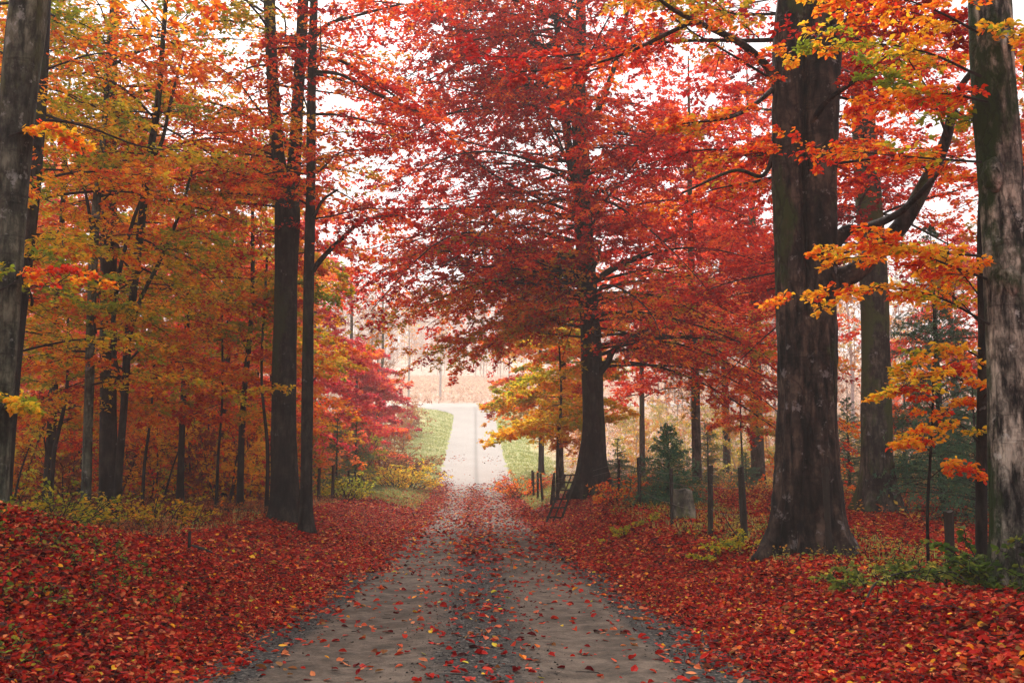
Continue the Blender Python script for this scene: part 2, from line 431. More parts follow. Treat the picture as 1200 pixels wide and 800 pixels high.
def new_tree(name, label, cat, path, barkm, S=24, group=None, tn='trunk', **kw):
    b = path[0, :3].copy(); b[2] = tz(b[0], b[1])
    root = empty(name, b, label, cat, group)
    V, q = trunk_mesh(path, S, base_z=b[2], **kw)
    make_obj(tn, V - b, q, barkm, root, smooth_=True)
    return root, b
def stem(root, b, path, barkm, name='limb', S=14, **kw):
    kw.setdefault('flare', .0)
    V, q = trunk_mesh(path, S, base_z=-99, **kw)
    return make_obj(name, V - b, q, barkm, root, smooth_=True)
def limb_path(pixw, d=None, n=40):
    pts = np.array([[*pt(p[0], p[1], p[3] if len(p) > 3 else d), p[2] / F * (p[3] if len(p) > 3 else d) / 2] for p in pixw])
    return catmull(pts, n)
LEAVES = 0
def grow(root, b, items, wood=TWIG, leafm=None, name='crown'):
    """items: list of (P,L,r,dict)"""
    global LEAVES
    cr = Crown()
    for P, L, r, kw in items: LEAVES += foliage(cr, P, L, r, **kw)
    return cr.build(name, root, wood, leafm, b)
def expl(limbs, r=.03):
    P = np.array([limb(l) for l in limbs]); L = np.array([arclen(p) for p in P])
    return P, L, np.full(len(P), r)
# ================================================================== SETTING
def axis_pts(segs):
    out = []
    for a, b, st in segs: out.append(np.arange(a, b, st))
    return np.unique(np.concatenate(out))
gx = axis_pts([(-400, -100, 25), (-100, -30, 4), (-30, -9, .6), (-9, 9, .13), (9, 30, .6), (30, 100, 4), (100, 401, 25)])
gy = axis_pts([(-60, 0, 4), (0, 3, .5), (3, 28, .13), (28, 60, .35), (60, 150, 1.0), (150, 300, 5), (300, 701, 25)])
X, Y = np.meshgrid(gx, gy)
Z = terrain(X, Y)
U = X - road_x(Y)
near = (np.abs(U) > HW) & (Y < 60)
Z = Z + near * .012 * (waves(X, Y, .33, 2) + .7 * waves(X, Y, .17, 6))
def cover(x, y):
    u = x - road_x(y)
    lit = smooth(72, 50, y + 4 * waves(x, y, 9, 1))
    strip = smooth(3.3, 4.2, u + .3 * waves(x, y, 1.6, 4)) * smooth(6.4, 5.2, u) * smooth(9, 15, y)
    stripL = smooth(4.5, 6, -u) * smooth(14, 18, y)
    lit = lit * (1 - .55 * strip) * (1 - .35 * stripL)
    lit = lit * (1 - .8 * smooth(1.7, 2.7, u) * smooth(30, 46, y) * smooth(12, 4, u)) * (1 - .8 * smooth(2.4, 3.4, -u) * smooth(36, 48, y))
    grass = np.clip(strip * .6 + stripL * .35, 0, 1) * smooth(70, 50, y) + smooth(38, 52, y) * smooth(121, 117, y) * smooth(8.5, 5, np.abs(u + .7))
    return lit, np.clip(grass, 0, 1)
lit, gr = cover(X, Y)
ny, nx = X.shape
idx = np.arange(ny * nx).reshape(ny, nx)
gq = np.stack([idx[:-1, :-1], idx[:-1, 1:], idx[1:, 1:], idx[1:, :-1]], -1).reshape(-1, 4)
m, nt, out = mat('ground_material')
tc = N(nt, 'ShaderNodeTexCoord'); oc = tc.outputs['Object']
at = N(nt, 'ShaderNodeAttribute', attribute_name='cover'); sp = N(nt, 'ShaderNodeSeparateColor'); nt.links.new(at.outputs['Color'], sp.inputs[0])
v1 = N(nt, 'ShaderNodeTexVoronoi', i_Scale=22); nt.links.new(oc, v1.inputs['Vector'])
vs = N(nt, 'ShaderNodeSeparateColor'); nt.links.new(v1.outputs['Color'], vs.inputs[0])
litc = ramp(nt, vs.outputs[0], [(0, (.10, .008, .008)), (.35, (.26, .014, .012)), (.7, (.42, .035, .02)), (1, (.5, .12, .05))])
soil = ramp(nt, noise(nt, oc, 6, 8, .7), [(.35, (.03, .02, .014)), (.65, (.10, .065, .04))])
brown = ramp(nt, noise(nt, oc, .6, 8, .75), [(.3, (.38, .23, .17)), (.5, (.52, .33, .24)), (.7, (.60, .44, .30))])  # far soil, lightened with haze put into its colour
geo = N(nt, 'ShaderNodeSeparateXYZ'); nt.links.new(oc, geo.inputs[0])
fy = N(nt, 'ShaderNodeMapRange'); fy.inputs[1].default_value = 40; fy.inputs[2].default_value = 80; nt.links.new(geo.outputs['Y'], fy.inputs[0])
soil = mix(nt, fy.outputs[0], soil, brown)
grc = ramp(nt, noise(nt, oc, 1.3, 8, .75), [(.3, (.20, .26, .08)), (.5, (.32, .37, .11)), (.7, (.48, .45, .16))])
c = mix(nt, sp.outputs[0], soil, litc)
gm = N(nt, 'ShaderNodeMath', operation='MULTIPLY'); nt.links.new(sp.outputs[1], gm.inputs[0])
gn = ramp(nt, noise(nt, oc, 3.5, 6, .7), [(.3, (.35,) * 3), (.6, (1, 1, 1))]); nt.links.new(gn, gm.inputs[1])
c = mix(nt, gm.outputs[0], c, grc)
p = N(nt, 'ShaderNodeBsdfPrincipled'); p.inputs['Roughness'].default_value = .9; p.inputs['Specular IOR Level'].default_value = .15
nt.links.new(c, p.inputs['Base Color'])
nt.links.new(bump(nt, v1.outputs['Distance'], .6, .03, bump(nt, noise(nt, oc, 12, 8, .7), .7, .05)), p.inputs['Normal'])
nt.links.new(p.outputs[0], out.inputs['Surface'])
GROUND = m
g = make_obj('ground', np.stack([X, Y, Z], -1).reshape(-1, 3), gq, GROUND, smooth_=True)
a = g.data.attributes.new('cover', 'FLOAT_COLOR', 'POINT')
cc = np.ones((ny * nx, 4), np.float32); cc[:, 0] = lit.ravel(); cc[:, 1] = gr.ravel(); cc[:, 2] = 0
a.data.foreach_set('color', cc.ravel())
tag(g, 'leaf-covered woodland ground with grassy verges rising to a misty hill', kind='structure')

# road
def hwf(y): return 2.32 + 5.0 * smooth(111, 119.5, y) ** 2
ry = axis_pts([(-20, 3, .5), (3, 26, .1), (26, 60, .3), (60, 119.4, .9)]); ry = np.append(ry, 119.5)
us = np.linspace(-1, 1, 49)
def road_surface(x, y, u, h):
    s = u / h
    rut = -.022 * np.exp(-((np.abs(u) - .95) / .28) ** 2)
    return terrain(x, y) + .008 + .045 * (1 - s * s) + rut * (np.abs(s) < .95)
Yr, Sr = np.meshgrid(ry, us, indexing='ij')
edge = (.10 + .22 * smooth(45, 70, Yr)) * waves(Yr * 1.0, Yr * 0, 1.9, 2) * np.abs(Sr) ** 3
Hr = hwf(Yr); Ur = Sr * Hr + np.sign(Sr) * edge * smooth(111, 100, Yr)
Xr = Ur + road_x(Yr)
Zr = road_surface(Xr, Yr, Ur, Hr + .01)
Zr += (.008 * waves(Xr, Yr, .9, 4) + .004 * waves(Xr, Yr, .3, 1)) * (1 - Sr ** 4) * smooth(70, 50, Yr)
def strip_faces(n, k):
    i = np.arange(n * k).reshape(n, k)
    return np.stack([i[:-1, :-1], i[:-1, 1:], i[1:, 1:], i[1:, :-1]], -1).reshape(-1, 4)
m, nt, out = mat('gravel_road_material')
tc = N(nt, 'ShaderNodeTexCoord'); oc = tc.outputs['Object']
at = N(nt, 'ShaderNodeAttribute', attribute_name='lateral'); sp = N(nt, 'ShaderNodeSeparateColor'); nt.links.new(at.outputs['Color'], sp.inputs[0])
fine = noise(nt, oc, 60, 6, .8); med = noise(nt, oc, 7, 6, .65); big = noise(nt, oc, 1.1, 4, .6)
packed = ramp(nt, fine, [(.3, (.068, .049, .034)), (.7, (.138, .104, .077))])
packed = mix(nt, 1.0, packed, ramp(nt, med, [(.38, (.62, .61, .60)), (.6, (1.18, 1.16, 1.14))]), 'MULTIPLY')
vo = N(nt, 'ShaderNodeTexVoronoi', i_Scale=42); nt.links.new(oc, vo.inputs['Vector'])
vsc = N(nt, 'ShaderNodeSeparateColor'); nt.links.new(vo.outputs['Color'], vsc.inputs[0])
stones = ramp(nt, vsc.outputs[0], [(0, (.006, .006, .006)), (.5, (.017, .015, .013)), (.85, (.048, .041, .034)), (1, (.14, .12, .10))])
# loose-stone bands come from the lateral attribute (R), broken up by noise
ad = N(nt, 'ShaderNodeMath', operation='MULTIPLY_ADD'); nt.links.new(med, ad.inputs[0]); ad.inputs[1].default_value = 1.5; nt.links.new(sp.outputs[0], ad.inputs[2])
ad2 = N(nt, 'ShaderNodeMath', operation='MULTIPLY_ADD'); nt.links.new(big, ad2.inputs[0]); ad2.inputs[1].default_value = .8; nt.links.new(ad.outputs[0], ad2.inputs[2])
ad3 = N(nt, 'ShaderNodeMath', operation='MULTIPLY_ADD'); nt.links.new(fine, ad3.inputs[0]); ad3.inputs[1].default_value = .9; nt.links.new(ad2.outputs[0], ad3.inputs[2])
mk = ramp(nt, ad3.outputs[0], [(0, (0, 0, 0)), (.5, (0, 0, 0))])
mr = N(nt, 'ShaderNodeMapRange'); mr.inputs[1].default_value = 1.98; mr.inputs[2].default_value = 2.34; nt.links.new(ad3.outputs[0], mr.inputs[0])
damp = ramp(nt, noise(nt, oc, 1.6, 7, .72), [(.42, (.55, .53, .50)), (.54, (1.08, 1.08, 1.08))])
packed = mix(nt, 1.0, packed, damp, 'MULTIPLY')
c = mix(nt, mr.outputs[0], packed, stones)
pale = ramp(nt, fine, [(.3, (.27, .24, .21)), (.7, (.40, .36, .32))])  # far gravel lightened: open-sky brightness put into its colour
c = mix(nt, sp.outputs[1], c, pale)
p = N(nt, 'ShaderNodeBsdfPrincipled'); p.inputs['Roughness'].default_value = .85; p.inputs['Specular IOR Level'].default_value = .12
nt.links.new(c, p.inputs['Base Color'])
nt.links.new(bump(nt, fine, .5, .006, bump(nt, vo.outputs['Distance'], .5, .012)), p.inputs['Normal'])
nt.links.new(p.outputs[0], out.inputs['Surface'])
ROAD = m
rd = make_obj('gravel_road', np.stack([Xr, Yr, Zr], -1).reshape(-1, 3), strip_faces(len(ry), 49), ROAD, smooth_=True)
def loose(u): 
    au = np.abs(u)
    return 1.0 * np.exp(-((u - .05) / .46) ** 2) + 1.0 * smooth(1.40, 1.72, au) - .25 * np.exp(-((au - 1.05) / .25) ** 2)
def lat_attr(o, L, pale):
    a = o.data.attributes.new('lateral', 'FLOAT_COLOR', 'POINT')
    cc = np.ones((L.size, 4), np.float32); cc[:, 0] = L.ravel(); cc[:, 1] = pale.ravel(); cc[:, 2] = 0
    a.data.foreach_set('color', cc.ravel())
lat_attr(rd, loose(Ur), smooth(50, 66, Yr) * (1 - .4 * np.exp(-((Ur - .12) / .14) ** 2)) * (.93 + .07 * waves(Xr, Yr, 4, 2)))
tag(rd, 'gravel lane with pale wheel tracks running down through the trees', kind='structure')
cx = np.linspace(-46, 40, 60); cy = np.linspace(119.506, 128.5, 12)
Xc, Yc = np.meshgrid(cx, cy)
Zc = terrain(Xc, Yc) + .02 + .05 * np.sin((Yc - 119.506) / 9 * PI)
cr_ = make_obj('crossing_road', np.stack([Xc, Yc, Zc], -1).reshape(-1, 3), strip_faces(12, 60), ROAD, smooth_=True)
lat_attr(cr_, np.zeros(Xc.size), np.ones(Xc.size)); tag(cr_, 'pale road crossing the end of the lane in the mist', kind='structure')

# ================================================================== FALLEN LEAVES
def scatter_leaves(name, x, y, size, label, lift=.02, shape='near', pal='litter', zf=terrain, tilt=.45, hm=.5, seedw=3):
    n = len(x)
    z = zf(x, y) + rng.uniform(.004, 1, n) ** 1.4 * lift
    az = rng.uniform(0, 2 * PI, n); el = rng.normal(0, tilt * .6, n)
    a = np.stack([np.cos(az) * np.cos(el), np.sin(az) * np.cos(el), np.sin(el)], -1)
    nn = unit(np.array([0, 0, 1.]) + rng.normal(0, tilt, (n, 3)))
    P = np.stack([x, y, z], -1)
    sz = size * rng.uniform(.4, 1.32, n)
    V, q, fp = leaf_geo(P - a * (sz / 2)[:, None], a, nn, sz, shape, .66)
    h = hm - .06 + .32 * rng.normal(size=n) + .10 * waves(x, y, 1.4, seedw)
    sz *= 1
    c = palette(pal, h)
    # some leaves lie brown or orange
    k = rng.random(n) < .05; c[k] = palette('orange', rng.random(k.sum()))
    k = rng.random(n) < .08; c[k] = palette('russet', rng.random(k.sum())) * .6
    return make_obj(name, V, q, LITTER, cols=np.repeat(c, fp, 0))
def cand(n, x0, x1, y0, y1): return rng.uniform(x0, x1, n), rng.uniform(y0, y1, n)
def edgew(x, y): return .32 * waves(x, y, 3.1, 1) + .16 * waves(x, y, .9, 5)
# near litter (individual folded leaves)
def litter_zone(n, y0, y1, x0, x1, size, shape):
    x, y = cand(n, x0, x1, y0, y1)
    # keep to a little more than the field of view
    k = np.abs(x) < .56 * y + 1.6; x, y = x[k], y[k]
    u = x - road_x(y); au = np.abs(u) + edgew(x, y)
    inner = np.interp(y, [4, 8, 12, 20, 30, 45], [2.3, 2.12, 2.0, 1.85, 1.7, 1.6]) + np.where(u < 0, -.08, .06)
    l, g_ = cover(x, y)
    pr = (smooth(inner - .30, inner + .28, au) + .10 * smooth(inner - 1.0, inner - .2, au)) * np.clip(l * 1.1, 0, 1)
    pr *= 1 - .55 * smooth(.15, .9, waves(x, y, 1.1, 7)) * (au < inner + 3) * .5
    k = rng.random(len(x)) < pr
    return x[k], y[k]
x1, y1 = litter_zone(560000, 3.6, 15, -9, 9, .07, 'near')
u_ = np.abs(x1 - road_x(y1)); pile = .02 + .05 * smooth(1.9, 3.2, u_)
o = scatter_leaves('fallen_leaves', x1, y1, .053, '', lift=pile, shape='near'); tag(o, 'thick crimson beech leaves covering the near roadside banks', kind='stuff')
x1, y1 = litter_zone(640000, 15, 34, -18, 20, .09, 'far')
o = scatter_leaves('fallen_leaves', x1, y1, .080, '', lift=.06, shape='far'); tag(o, 'red fallen leaves spread under the trees along the lane', kind='stuff')
x1, y1 = litter_zone(380000, 34, 72, -34, 38, .12, 'far')
o = scatter_leaves('fallen_leaves', x1, y1, .13, '', lift=.07, shape='far'); tag(o, 'crimson leaves thinning out where the lane leaves the trees', kind='stuff')
# leaves lying on the road itself
def road_zf(x, y): u = x - road_x(y); return road_surface(x, y, u, hwf(y) + .01) + .008 * waves(x, y, .9, 4) + .002
x, y = cand(90000, -4.5, 2.5, 4, 62); u = x - road_x(y); k = np.abs(u) < 2.2; x, y, u = x[k], y[k], u[k]
dens = np.interp(y, [4, 9, 14, 20, 30, 45, 56, 62], [.34, .42, .58, .72, .9, 1.0, .9, .12])
strip_ = .35 + .9 * np.exp(-(u / .5) ** 2) + .9 * smooth(1.1, 1.8, np.abs(u))
clump = .25 + 1.5 * smooth(.05, .8, waves(x, y, .55, 2) + .4 * waves(x, y, 1.7, 6))
k = rng.random(len(x)) < dens * strip_ * clump; x, y = x[k], y[k]
o = scatter_leaves('road_leaves', x, y, np.where(y < 18, .076, .10), '', lift=.014, shape='near', zf=road_zf, tilt=.3, hm=.62)
tag(o, 'single red and orange leaves scattered over the gravel', kind='stuff')
# leaf drift across the road far down the lane
x, y = cand(1500, -6, 1.5, 60, 86); u = x - road_x(y); k = (np.abs(u) < 2.1) & (rng.random(len(x)) < np.exp(-((y - 78) / 3.) ** 2) * smooth(.2, 1.6, np.abs(u)) + .25 * smooth(70, 60, y)); x, y = x[k], y[k]
o = scatter_leaves('road_leaves', x, y, .15, '', lift=.014, shape='far', zf=road_zf, tilt=.3, hm=.62)
tag(o, 'thin drift of pinkish leaves across the pale far road', kind='stuff')
# small twigs and leaf stalks lying in the litter and on the lane
n = 1900; x, y = cand(n, -6.5, 6.5, 4.5, 20); k = (np.abs(x) < .56 * y + 1) & ((np.abs(x - road_x(y)) > 2.0) | (rng.random(n) < .25)); x, y = x[k], y[k]; n = len(x)
P = curves(np.stack([x, y, terrain(x, y) + .035 + .035 * smooth(2, 3, np.abs(x - road_x(y)))], -1), rng.uniform(0, 2 * PI, n), rng.normal(.02, .10, n), .08 + .30 * rng.random(n) ** 2.5, np.full(n, .05), K2, .16)
V, q = tubes(P, (.0022 + .003 * rng.random((n, 1))) * np.linspace(1, .5, K2)[None, :], 4)
tag(make_obj('twigs', V, q, TWIG), 'thin dark twigs and stalks lying among the fallen leaves', kind='stuff')
# loose stones on the road
n = 70000
x, y = cand(n, -3.2, 2.4, 4.5, 22); u = x - road_x(y)
k = (np.abs(u) < 2.25) & (rng.random(n) < np.clip(loose(u) * .8 + .05, 0, 1) * (.35 + 1.1 * smooth(-.2, .7, waves(x, y, .7, 1) + waves(x, y, .25, 4)))); x, y = x[k], y[k]; n = len(x)
ang = rng.uniform(0, 2 * PI, n); s = .006 + .011 * rng.random(n) ** 2.2
octa = np.array([[1, 0, 0], [.2, .8, .1], [-.9, .2, 0], [-.1, -.85, .05], [.1, 0, .6]])
octf = np.array([[0, 1, 4], [1, 2, 4], [2, 3, 4], [3, 0, 4]])
R = np.stack([np.cos(ang), -np.sin(ang), np.sin(ang), np.cos(ang)], -1).reshape(n, 2, 2)
V = octa[None] * (1 + .25 * rng.normal(size=(n, 5, 3))); V[..., :2] = np.einsum('nij,nkj->nki', R, V[..., :2])
V = V * s[:, None, None] + np.stack([x, y, road_zf(x, y) - .002], -1)[:, None, :]
q = (octf[None] + np.arange(n)[:, None, None] * 5).reshape(-1, 3)
g3 = np.repeat(.009 + .12 * rng.random(n) ** 2.5, 4)[:, None] * np.array([1, .90, .80])
o = make_obj('gravel', V.reshape(-1, 3), q, LITTER, cols=g3); tag(o, 'loose dark stones along the crown and edges of the lane', kind='stuff')

# ================================================================== LOW PLANTS
def tufts(x, y, h, wid, nb, pal, name, label, hm=.5, zf=terrain, m_=None, shape='needle', spread=.5):
    n = len(x); M = n * nb
    bx = np.repeat(x, nb) + rng.normal(0, .05, M); by = np.repeat(y, nb) + rng.normal(0, .05, M)
    az = rng.uniform(0, 2 * PI, M); tl = rng.uniform(.05, spread, M) * 1.4
    a = np.stack([np.cos(az) * np.sin(tl), np.sin(az) * np.sin(tl), np.cos(tl)], -1)
    s = h * rng.uniform(.5, 1.2, M) if np.isscalar(h) else np.repeat(h, nb) * rng.uniform(.5, 1.2, M)
    nn = unit(np.stack([np.cos(az), np.sin(az), 0 * az], -1) + rng.normal(0, .3, (M, 3)))
    P = np.stack([bx, by, zf(bx, by) - .01], -1)
    V, q, fp = leaf_geo(P, a, nn, s, shape, wid)
    c = palette(pal, np.repeat(hm + .2 * rng.normal(size=n) + .18 * waves(x, y, 3, 2), nb) + .12 * rng.normal(size=M))
    o = make_obj(name, V, q, m_ or GRASSM, cols=np.repeat(c, fp, 0)); return tag(o, label, kind='stuff')
x, y = cand(110000, -14, 14, 40, 121); u = x - road_x(y); au = np.abs(u); H = hwf(y)
k = (au > H + .05) & (au < 5.4 + 1.6 * waves(x, y, 9, 3) + np.where(u < 0, .8, 0)); x, y = x[k], y[k]
tufts(x, y, .15, .07, 3, 'grass', 'grass', 'bright green verge grass beside the far road', hm=.28)
x, y = cand(9000, -8, 9, 9, 46); u = x - road_x(y)
k = ((u > 3.5) & (u < 6.3) & (rng.random(9000) < .4)) | ((u < -4.6) & (y > 15) & (rng.random(9000) < .55)); x, y = x[k], y[k]
tufts(x, y, .16, .035, 7, 'grass', 'grass', 'thin yellowing grass between the fence posts and trees', hm=.4)
def herbs(x, y, h, size, nl, pal, name, label, hm=.5, shape='near', kind='stuff', zf=terrain):
    """low leafy plants: a few stems each with leaves around it"""
    n = len(x); h = np.broadcast_to(h, (n,))
    base = np.stack([x, y, zf(x, y) - .01], -1)
    P = curves(base, rng.uniform(0, 2 * PI, n), rng.uniform(.7, 1.5, n), h * rng.uniform(.7, 1.2, n), np.full(n, .25), K2, .12)
    cr = Crown()
    V, q = tubes(P, np.full((n, K2), .004) * (1 + h[:, None]), 3); cr.add(V, q, np.array([.5, .5, .5]), 0)
    t = rng.uniform(.2, 1.03, (n, nl)); pos, tan = sample(P, t)
    az = rng.uniform(0, 2 * PI, t.shape); el = rng.normal(.1, .35, t.shape)
    a = np.stack([np.cos(az) * np.cos(el), np.sin(az) * np.cos(el), np.sin(el)], -1).reshape(-1, 3)
    Pp = pos.reshape(-1, 3) + a * (rng.uniform(0, .12, (len(a), 1)) * (.4 + np.repeat(h, nl)[:, None]))
    nn = unit(np.array([0, 0, 1.]) + rng.normal(0, .45, a.shape))
    sz = size * rng.uniform(.5, 1.25, len(a))
    V, q, fp = leaf_geo(Pp, a, nn, sz, shape, .66)
    hh = hm + .22 * np.repeat(rng.normal(size=n), nl) + .12 * rng.normal(size=len(a))
    cr.add(V, q, np.repeat(palette(pal, hh), fp, 0), 1)
    return cr, base
def herb_stuff(x, y, h, size, nl, pal, name, label, **kw):
    cr, _ = herbs(x, y, h, size, nl, pal, name, label, **kw)
    return tag(cr.build(name, None), label, kind='stuff')
x, y = cand(9000, -2, 9, 8.5, 36); u = x - road_x(y)
k = (u > 3.5 + .4 * waves(x, y, 2, 3)) & (u < 6.0) & (rng.random(9000) < .42); x, y = x[k], y[k]
herb_stuff(x, y, .26, .05, 9, 'brush', 'undergrowth', 'low yellow green plants under the fence', hm=.8, shape='far')
x, y = cand(14000, -16, -4, 14, 44); u = x - road_x(y)
k = (u < -4.9 + .4 * waves(x, y, 2, 3)) & (u > -16) & (rng.random(14000) < .30); x, y = x[k], y[k]
herb_stuff(x, y, .38, .06, 10, 'russet', 'undergrowth', 'tangled russet and olive plants under the beeches', hm=.5, shape='far')
x, y = cand(12000, 5, 40, 14, 70); u = x - road_x(y)
k = (u > 6.2) & (rng.random(12000) < .40 * smooth(14, 30, y)); x, y = x[k], y[k]
herb_stuff(x, y, .5, .10, 9, 'brush', 'undergrowth', 'orange bracken covering the clearing behind the fence', hm=.35, shape='far')
x, y = cand(26000, -46, 46, 48, 118); u = x - road_x(y); au = np.abs(u)
k = (au > 5.6 + 1.6 * waves(x, y, 9, 3) + np.where(u < 0, .4, 0)) & (rng.random(26000) < .5); x, y = x[k], y[k]
herb_stuff(x, y, .75, .16, 9, 'brush', 'undergrowth', 'pale brown brush in the fields beside the far road', hm=.62, shape='far')
x, y = cand(30000, -80, 60, 129, 270)
herb_stuff(x, y, .9, .24, 8, 'misted_drygrass', 'undergrowth', 'pinkish brown bracken on the misty hillside', hm=.5, shape='far')
# plants on the near left bank
x, y = cand(2200, -6, -2.6, 6.2, 11); u = x - road_x(y)
k = (u < -2.9) & (waves(x, y, 1.0, 5) > -.05) & (rng.random(2200) < .7); x, y = x[k], y[k]
herb_stuff(x, y, .13, .042, 6, 'green', 'undergrowth', 'small green plants showing through leaves on the left bank', hm=.6)

# ================================================================== SHRUBS
SHRUBS = {}
def shrub(name, label, px, py, d, h, spread, n, size, nl, pal, hm=.5, shape='near', group=None, cat='bush', snap=True):
    c = pt(px, py, d); cxy = c[:2]
    r = spread * np.sqrt(rng.random(n)); th = rng.uniform(0, 2 * PI, n)
    x = cxy[0] + r * np.cos(th) * .55; y = cxy[1] + r * np.sin(th) * .55
    n_ = len(x); base = np.stack([x, y, terrain(x, y) - .02], -1)
    az = np.arctan2(y - cxy[1], x - cxy[0]) + rng.normal(0, .5, n); el = np.clip(1.35 - .8 * r / spread + rng.normal(0, .15, n), .3, 1.55)
    L = h * rng.uniform(.55, 1.15, n)
    P = curves(base, az, el, L, np.full(n, .18), K1, .08)
    cr = Crown(); t = np.linspace(0, 1, K1)[None, :]
    V, q = tubes(P, .008 * (1 + h) * (1 - .8 * t) * np.ones((n, 1)), 5); cr.add(V, q, np.array([.5] * 3), 0)
    P2, L2, _ = children(P, L, 8, .25, 1, .9, .38, K2, droop=.1, elmul=.6, eljit=.3)
    V, q = tubes(P2, np.full((len(P2), K2), .003) * (1 + h), 3); cr.add(V, q, np.array([.5] * 3), 0)
    t = rng.uniform(.1, 1.05, (len(P2), nl)); pos, tan = sample(P2, t)
    az = np.arctan2(tan[..., 1], tan[..., 0]) + rng.choice([-1, 1], t.shape) * rng.uniform(.2, 1.3, t.shape); e = rng.normal(0, .35, t.shape)
    a = np.stack([np.cos(az) * np.cos(e), np.sin(az) * np.cos(e), np.sin(e)], -1).reshape(-1, 3)
    nn = unit(np.array([0, 0, 1.]) + rng.normal(0, .5, a.shape)); sz = size * rng.uniform(.55, 1.25, len(a))
    V, q, fp = leaf_geo(pos.reshape(-1, 3), a, nn, sz, shape, .68)
    hh = hm + .15 * np.repeat(rng.normal(size=len(P2)), nl) + .12 * rng.normal(size=len(a))
    cr.add(V, q, np.repeat(palette(pal, hh), fp, 0), 1)
    loc = np.array([cxy[0], cxy[1], tz(*cxy)])
    o = cr.build(name, None, loc=loc); o.location = Vector(loc); tag(o, label, cat)
    if group: o['group'] = group
    return o
shrub('shrub', 'dark green broad-leaved bush at the foot of the mossy pale trunk', 1182, 650, 8.4, .62, .42, 18, .075, 7, 'green', .4)
shrub('shrub', 'low green bush reddening at its top beside the two thin stems', 1105, 660, 9.3, .36, .55, 20, .05, 7, 'green', .55)
shrub('shrub', 'small olive bush in the leaves between the old beech and the sapling', 1030, 665, 9.8, .36, .5, 22, .05, 7, 'green', .65)
shrub('shrub', 'yellow flecked low bush just in front of the two nearest fence posts', 858, 640, 14.2, .36, .6, 20, .05, 7, 'olive', .75, 'far')
shrub('shrub', 'yellow green bush left of the dark thin fence post', 738, 600, 21, .34, .8, 20, .06, 7, 'olive', .75, 'far')
shrub('shrub', 'bright yellow bush on the grass verge left of the far road', 470, 545, 56, 1.9, 2.0, 50, .14, 8, 'yellow', .45, 'far')
shrub('shrub', 'rusty brown bush behind the yellow one on the left verge', 448, 535, 62, 3.0, 2.6, 60, .16, 8, 'russet', .6, 'far')
shrub('shrub', 'yellow green bush beside the two posts left of the lane', 405, 560, 38, 1.4, 1.2, 36, .10, 8, 'yellow', .8, 'far')
shrub('shrub', 'golden sapling bush lit up in the clearing behind the thin dark stem', 232, 545, 38, 3.2, 2.2, 44, .12, 8, 'yellow', .35, 'far')
shrub('shrub', 'olive leafy bush between the twin pale trunk and the dark one', 60, 570, 17, 1.1, 1.0, 36, .075, 8, 'olive', .75, 'far')
shrub('shrub', 'low orange olive bush at the foot of the forked thin tree', 175, 575, 19, .9, 1.2, 36, .07, 8, 'olive', .5, 'far')
shrub('shrub', 'small red bush by the furthest posts of the fence', 615, 535, 52, 1.6, 1.2, 34, .13, 8, 'redorange', .5, 'far')
shrub('shrub', 'reddish shrub right of the flared tree foot near the young spruce', 735, 565, 27, .9, .9, 28, .08, 7, 'redorange', .5, 'far')
#@@PART3
# ================================================================== TREES
# ---- the great red beech right of the lane
p = trunk_path([(694, 576, 28), (694, 540, 27), (696, 500, 25), (692, 400, 23.5), (686, 300, 22), (682, 200, 20), (678, 120, 17.5), (680, 40, 14)], 32, top=19)
t, b = new_tree('beech_tree', 'great red beech with flared dark foot standing right of the lane', 'tree', p, B_DARK, S=60, ridge=.012, flare=1.05, flare_h=.62, lobes=5, seed=3)
lp1 = limb_path([(686, 262, 11), (668, 180, 10), (657, 100, 8.5), (652, 20, 7), (645, -40, 5)], 32); stem(t, b, lp1, B_DARK)
lp2 = limb_path([(700, 440, 9, 32), (712, 425, 8, 31.6), (722, 408, 6.5, 31.2), (760, 385, 4, 30.6)], 32); stem(t, b, lp2, B_DARK)
lp3 = limb_path([(696, 330, 8), (725, 310, 7), (750, 300, 6), (790, 275, 4)], 31.5); stem(t, b, lp3, B_DARK)
lp4 = limb_path([(684, 150, 8), (705, 120, 7), (725, 60, 6), (740, -10, 4)], 32.3); stem(t, b, lp4, B_DARK)
A = primaries(p, 60, 6.4, 18.5, (6.6, 5.8), el=.40, els=.34, droop=.36)
E = primaries(p, 44, 7.0, 17.5, (7.9, 7.6), az=PI - .1, azs=.45, el=.30, els=.25, droop=.36)
Bq = primaries(p, 22, 4.3, 7.4, (6.2, 7.0), az=-.05, azs=.75, el=.18, els=.1, droop=.42)
Cq = primaries(p, 26, 5.4, 8.6, (4.8, 6.8), az=PI + .1, azs=.5, el=.20, els=.08, droop=.26)
D = primaries(lp1, 14, 9.5, 17, (3.6, 3.6), el=.4, droop=.25, rr=.4)
kw = dict(n2=12, n3=6, m=9, size=.12, pal='red', hmean=.45, eljit2=.36, hspread=(.45, .45, .4))
grow(t, b, [(*A, kw), (*E, kw), (*Bq, {**kw, 'pal': 'redorange', 'hmean': .38, 'm': 8}), (*Cq, {**kw, 'pal': 'redorange', 'hmean': .5, 'm': 10}), (*D, kw)])

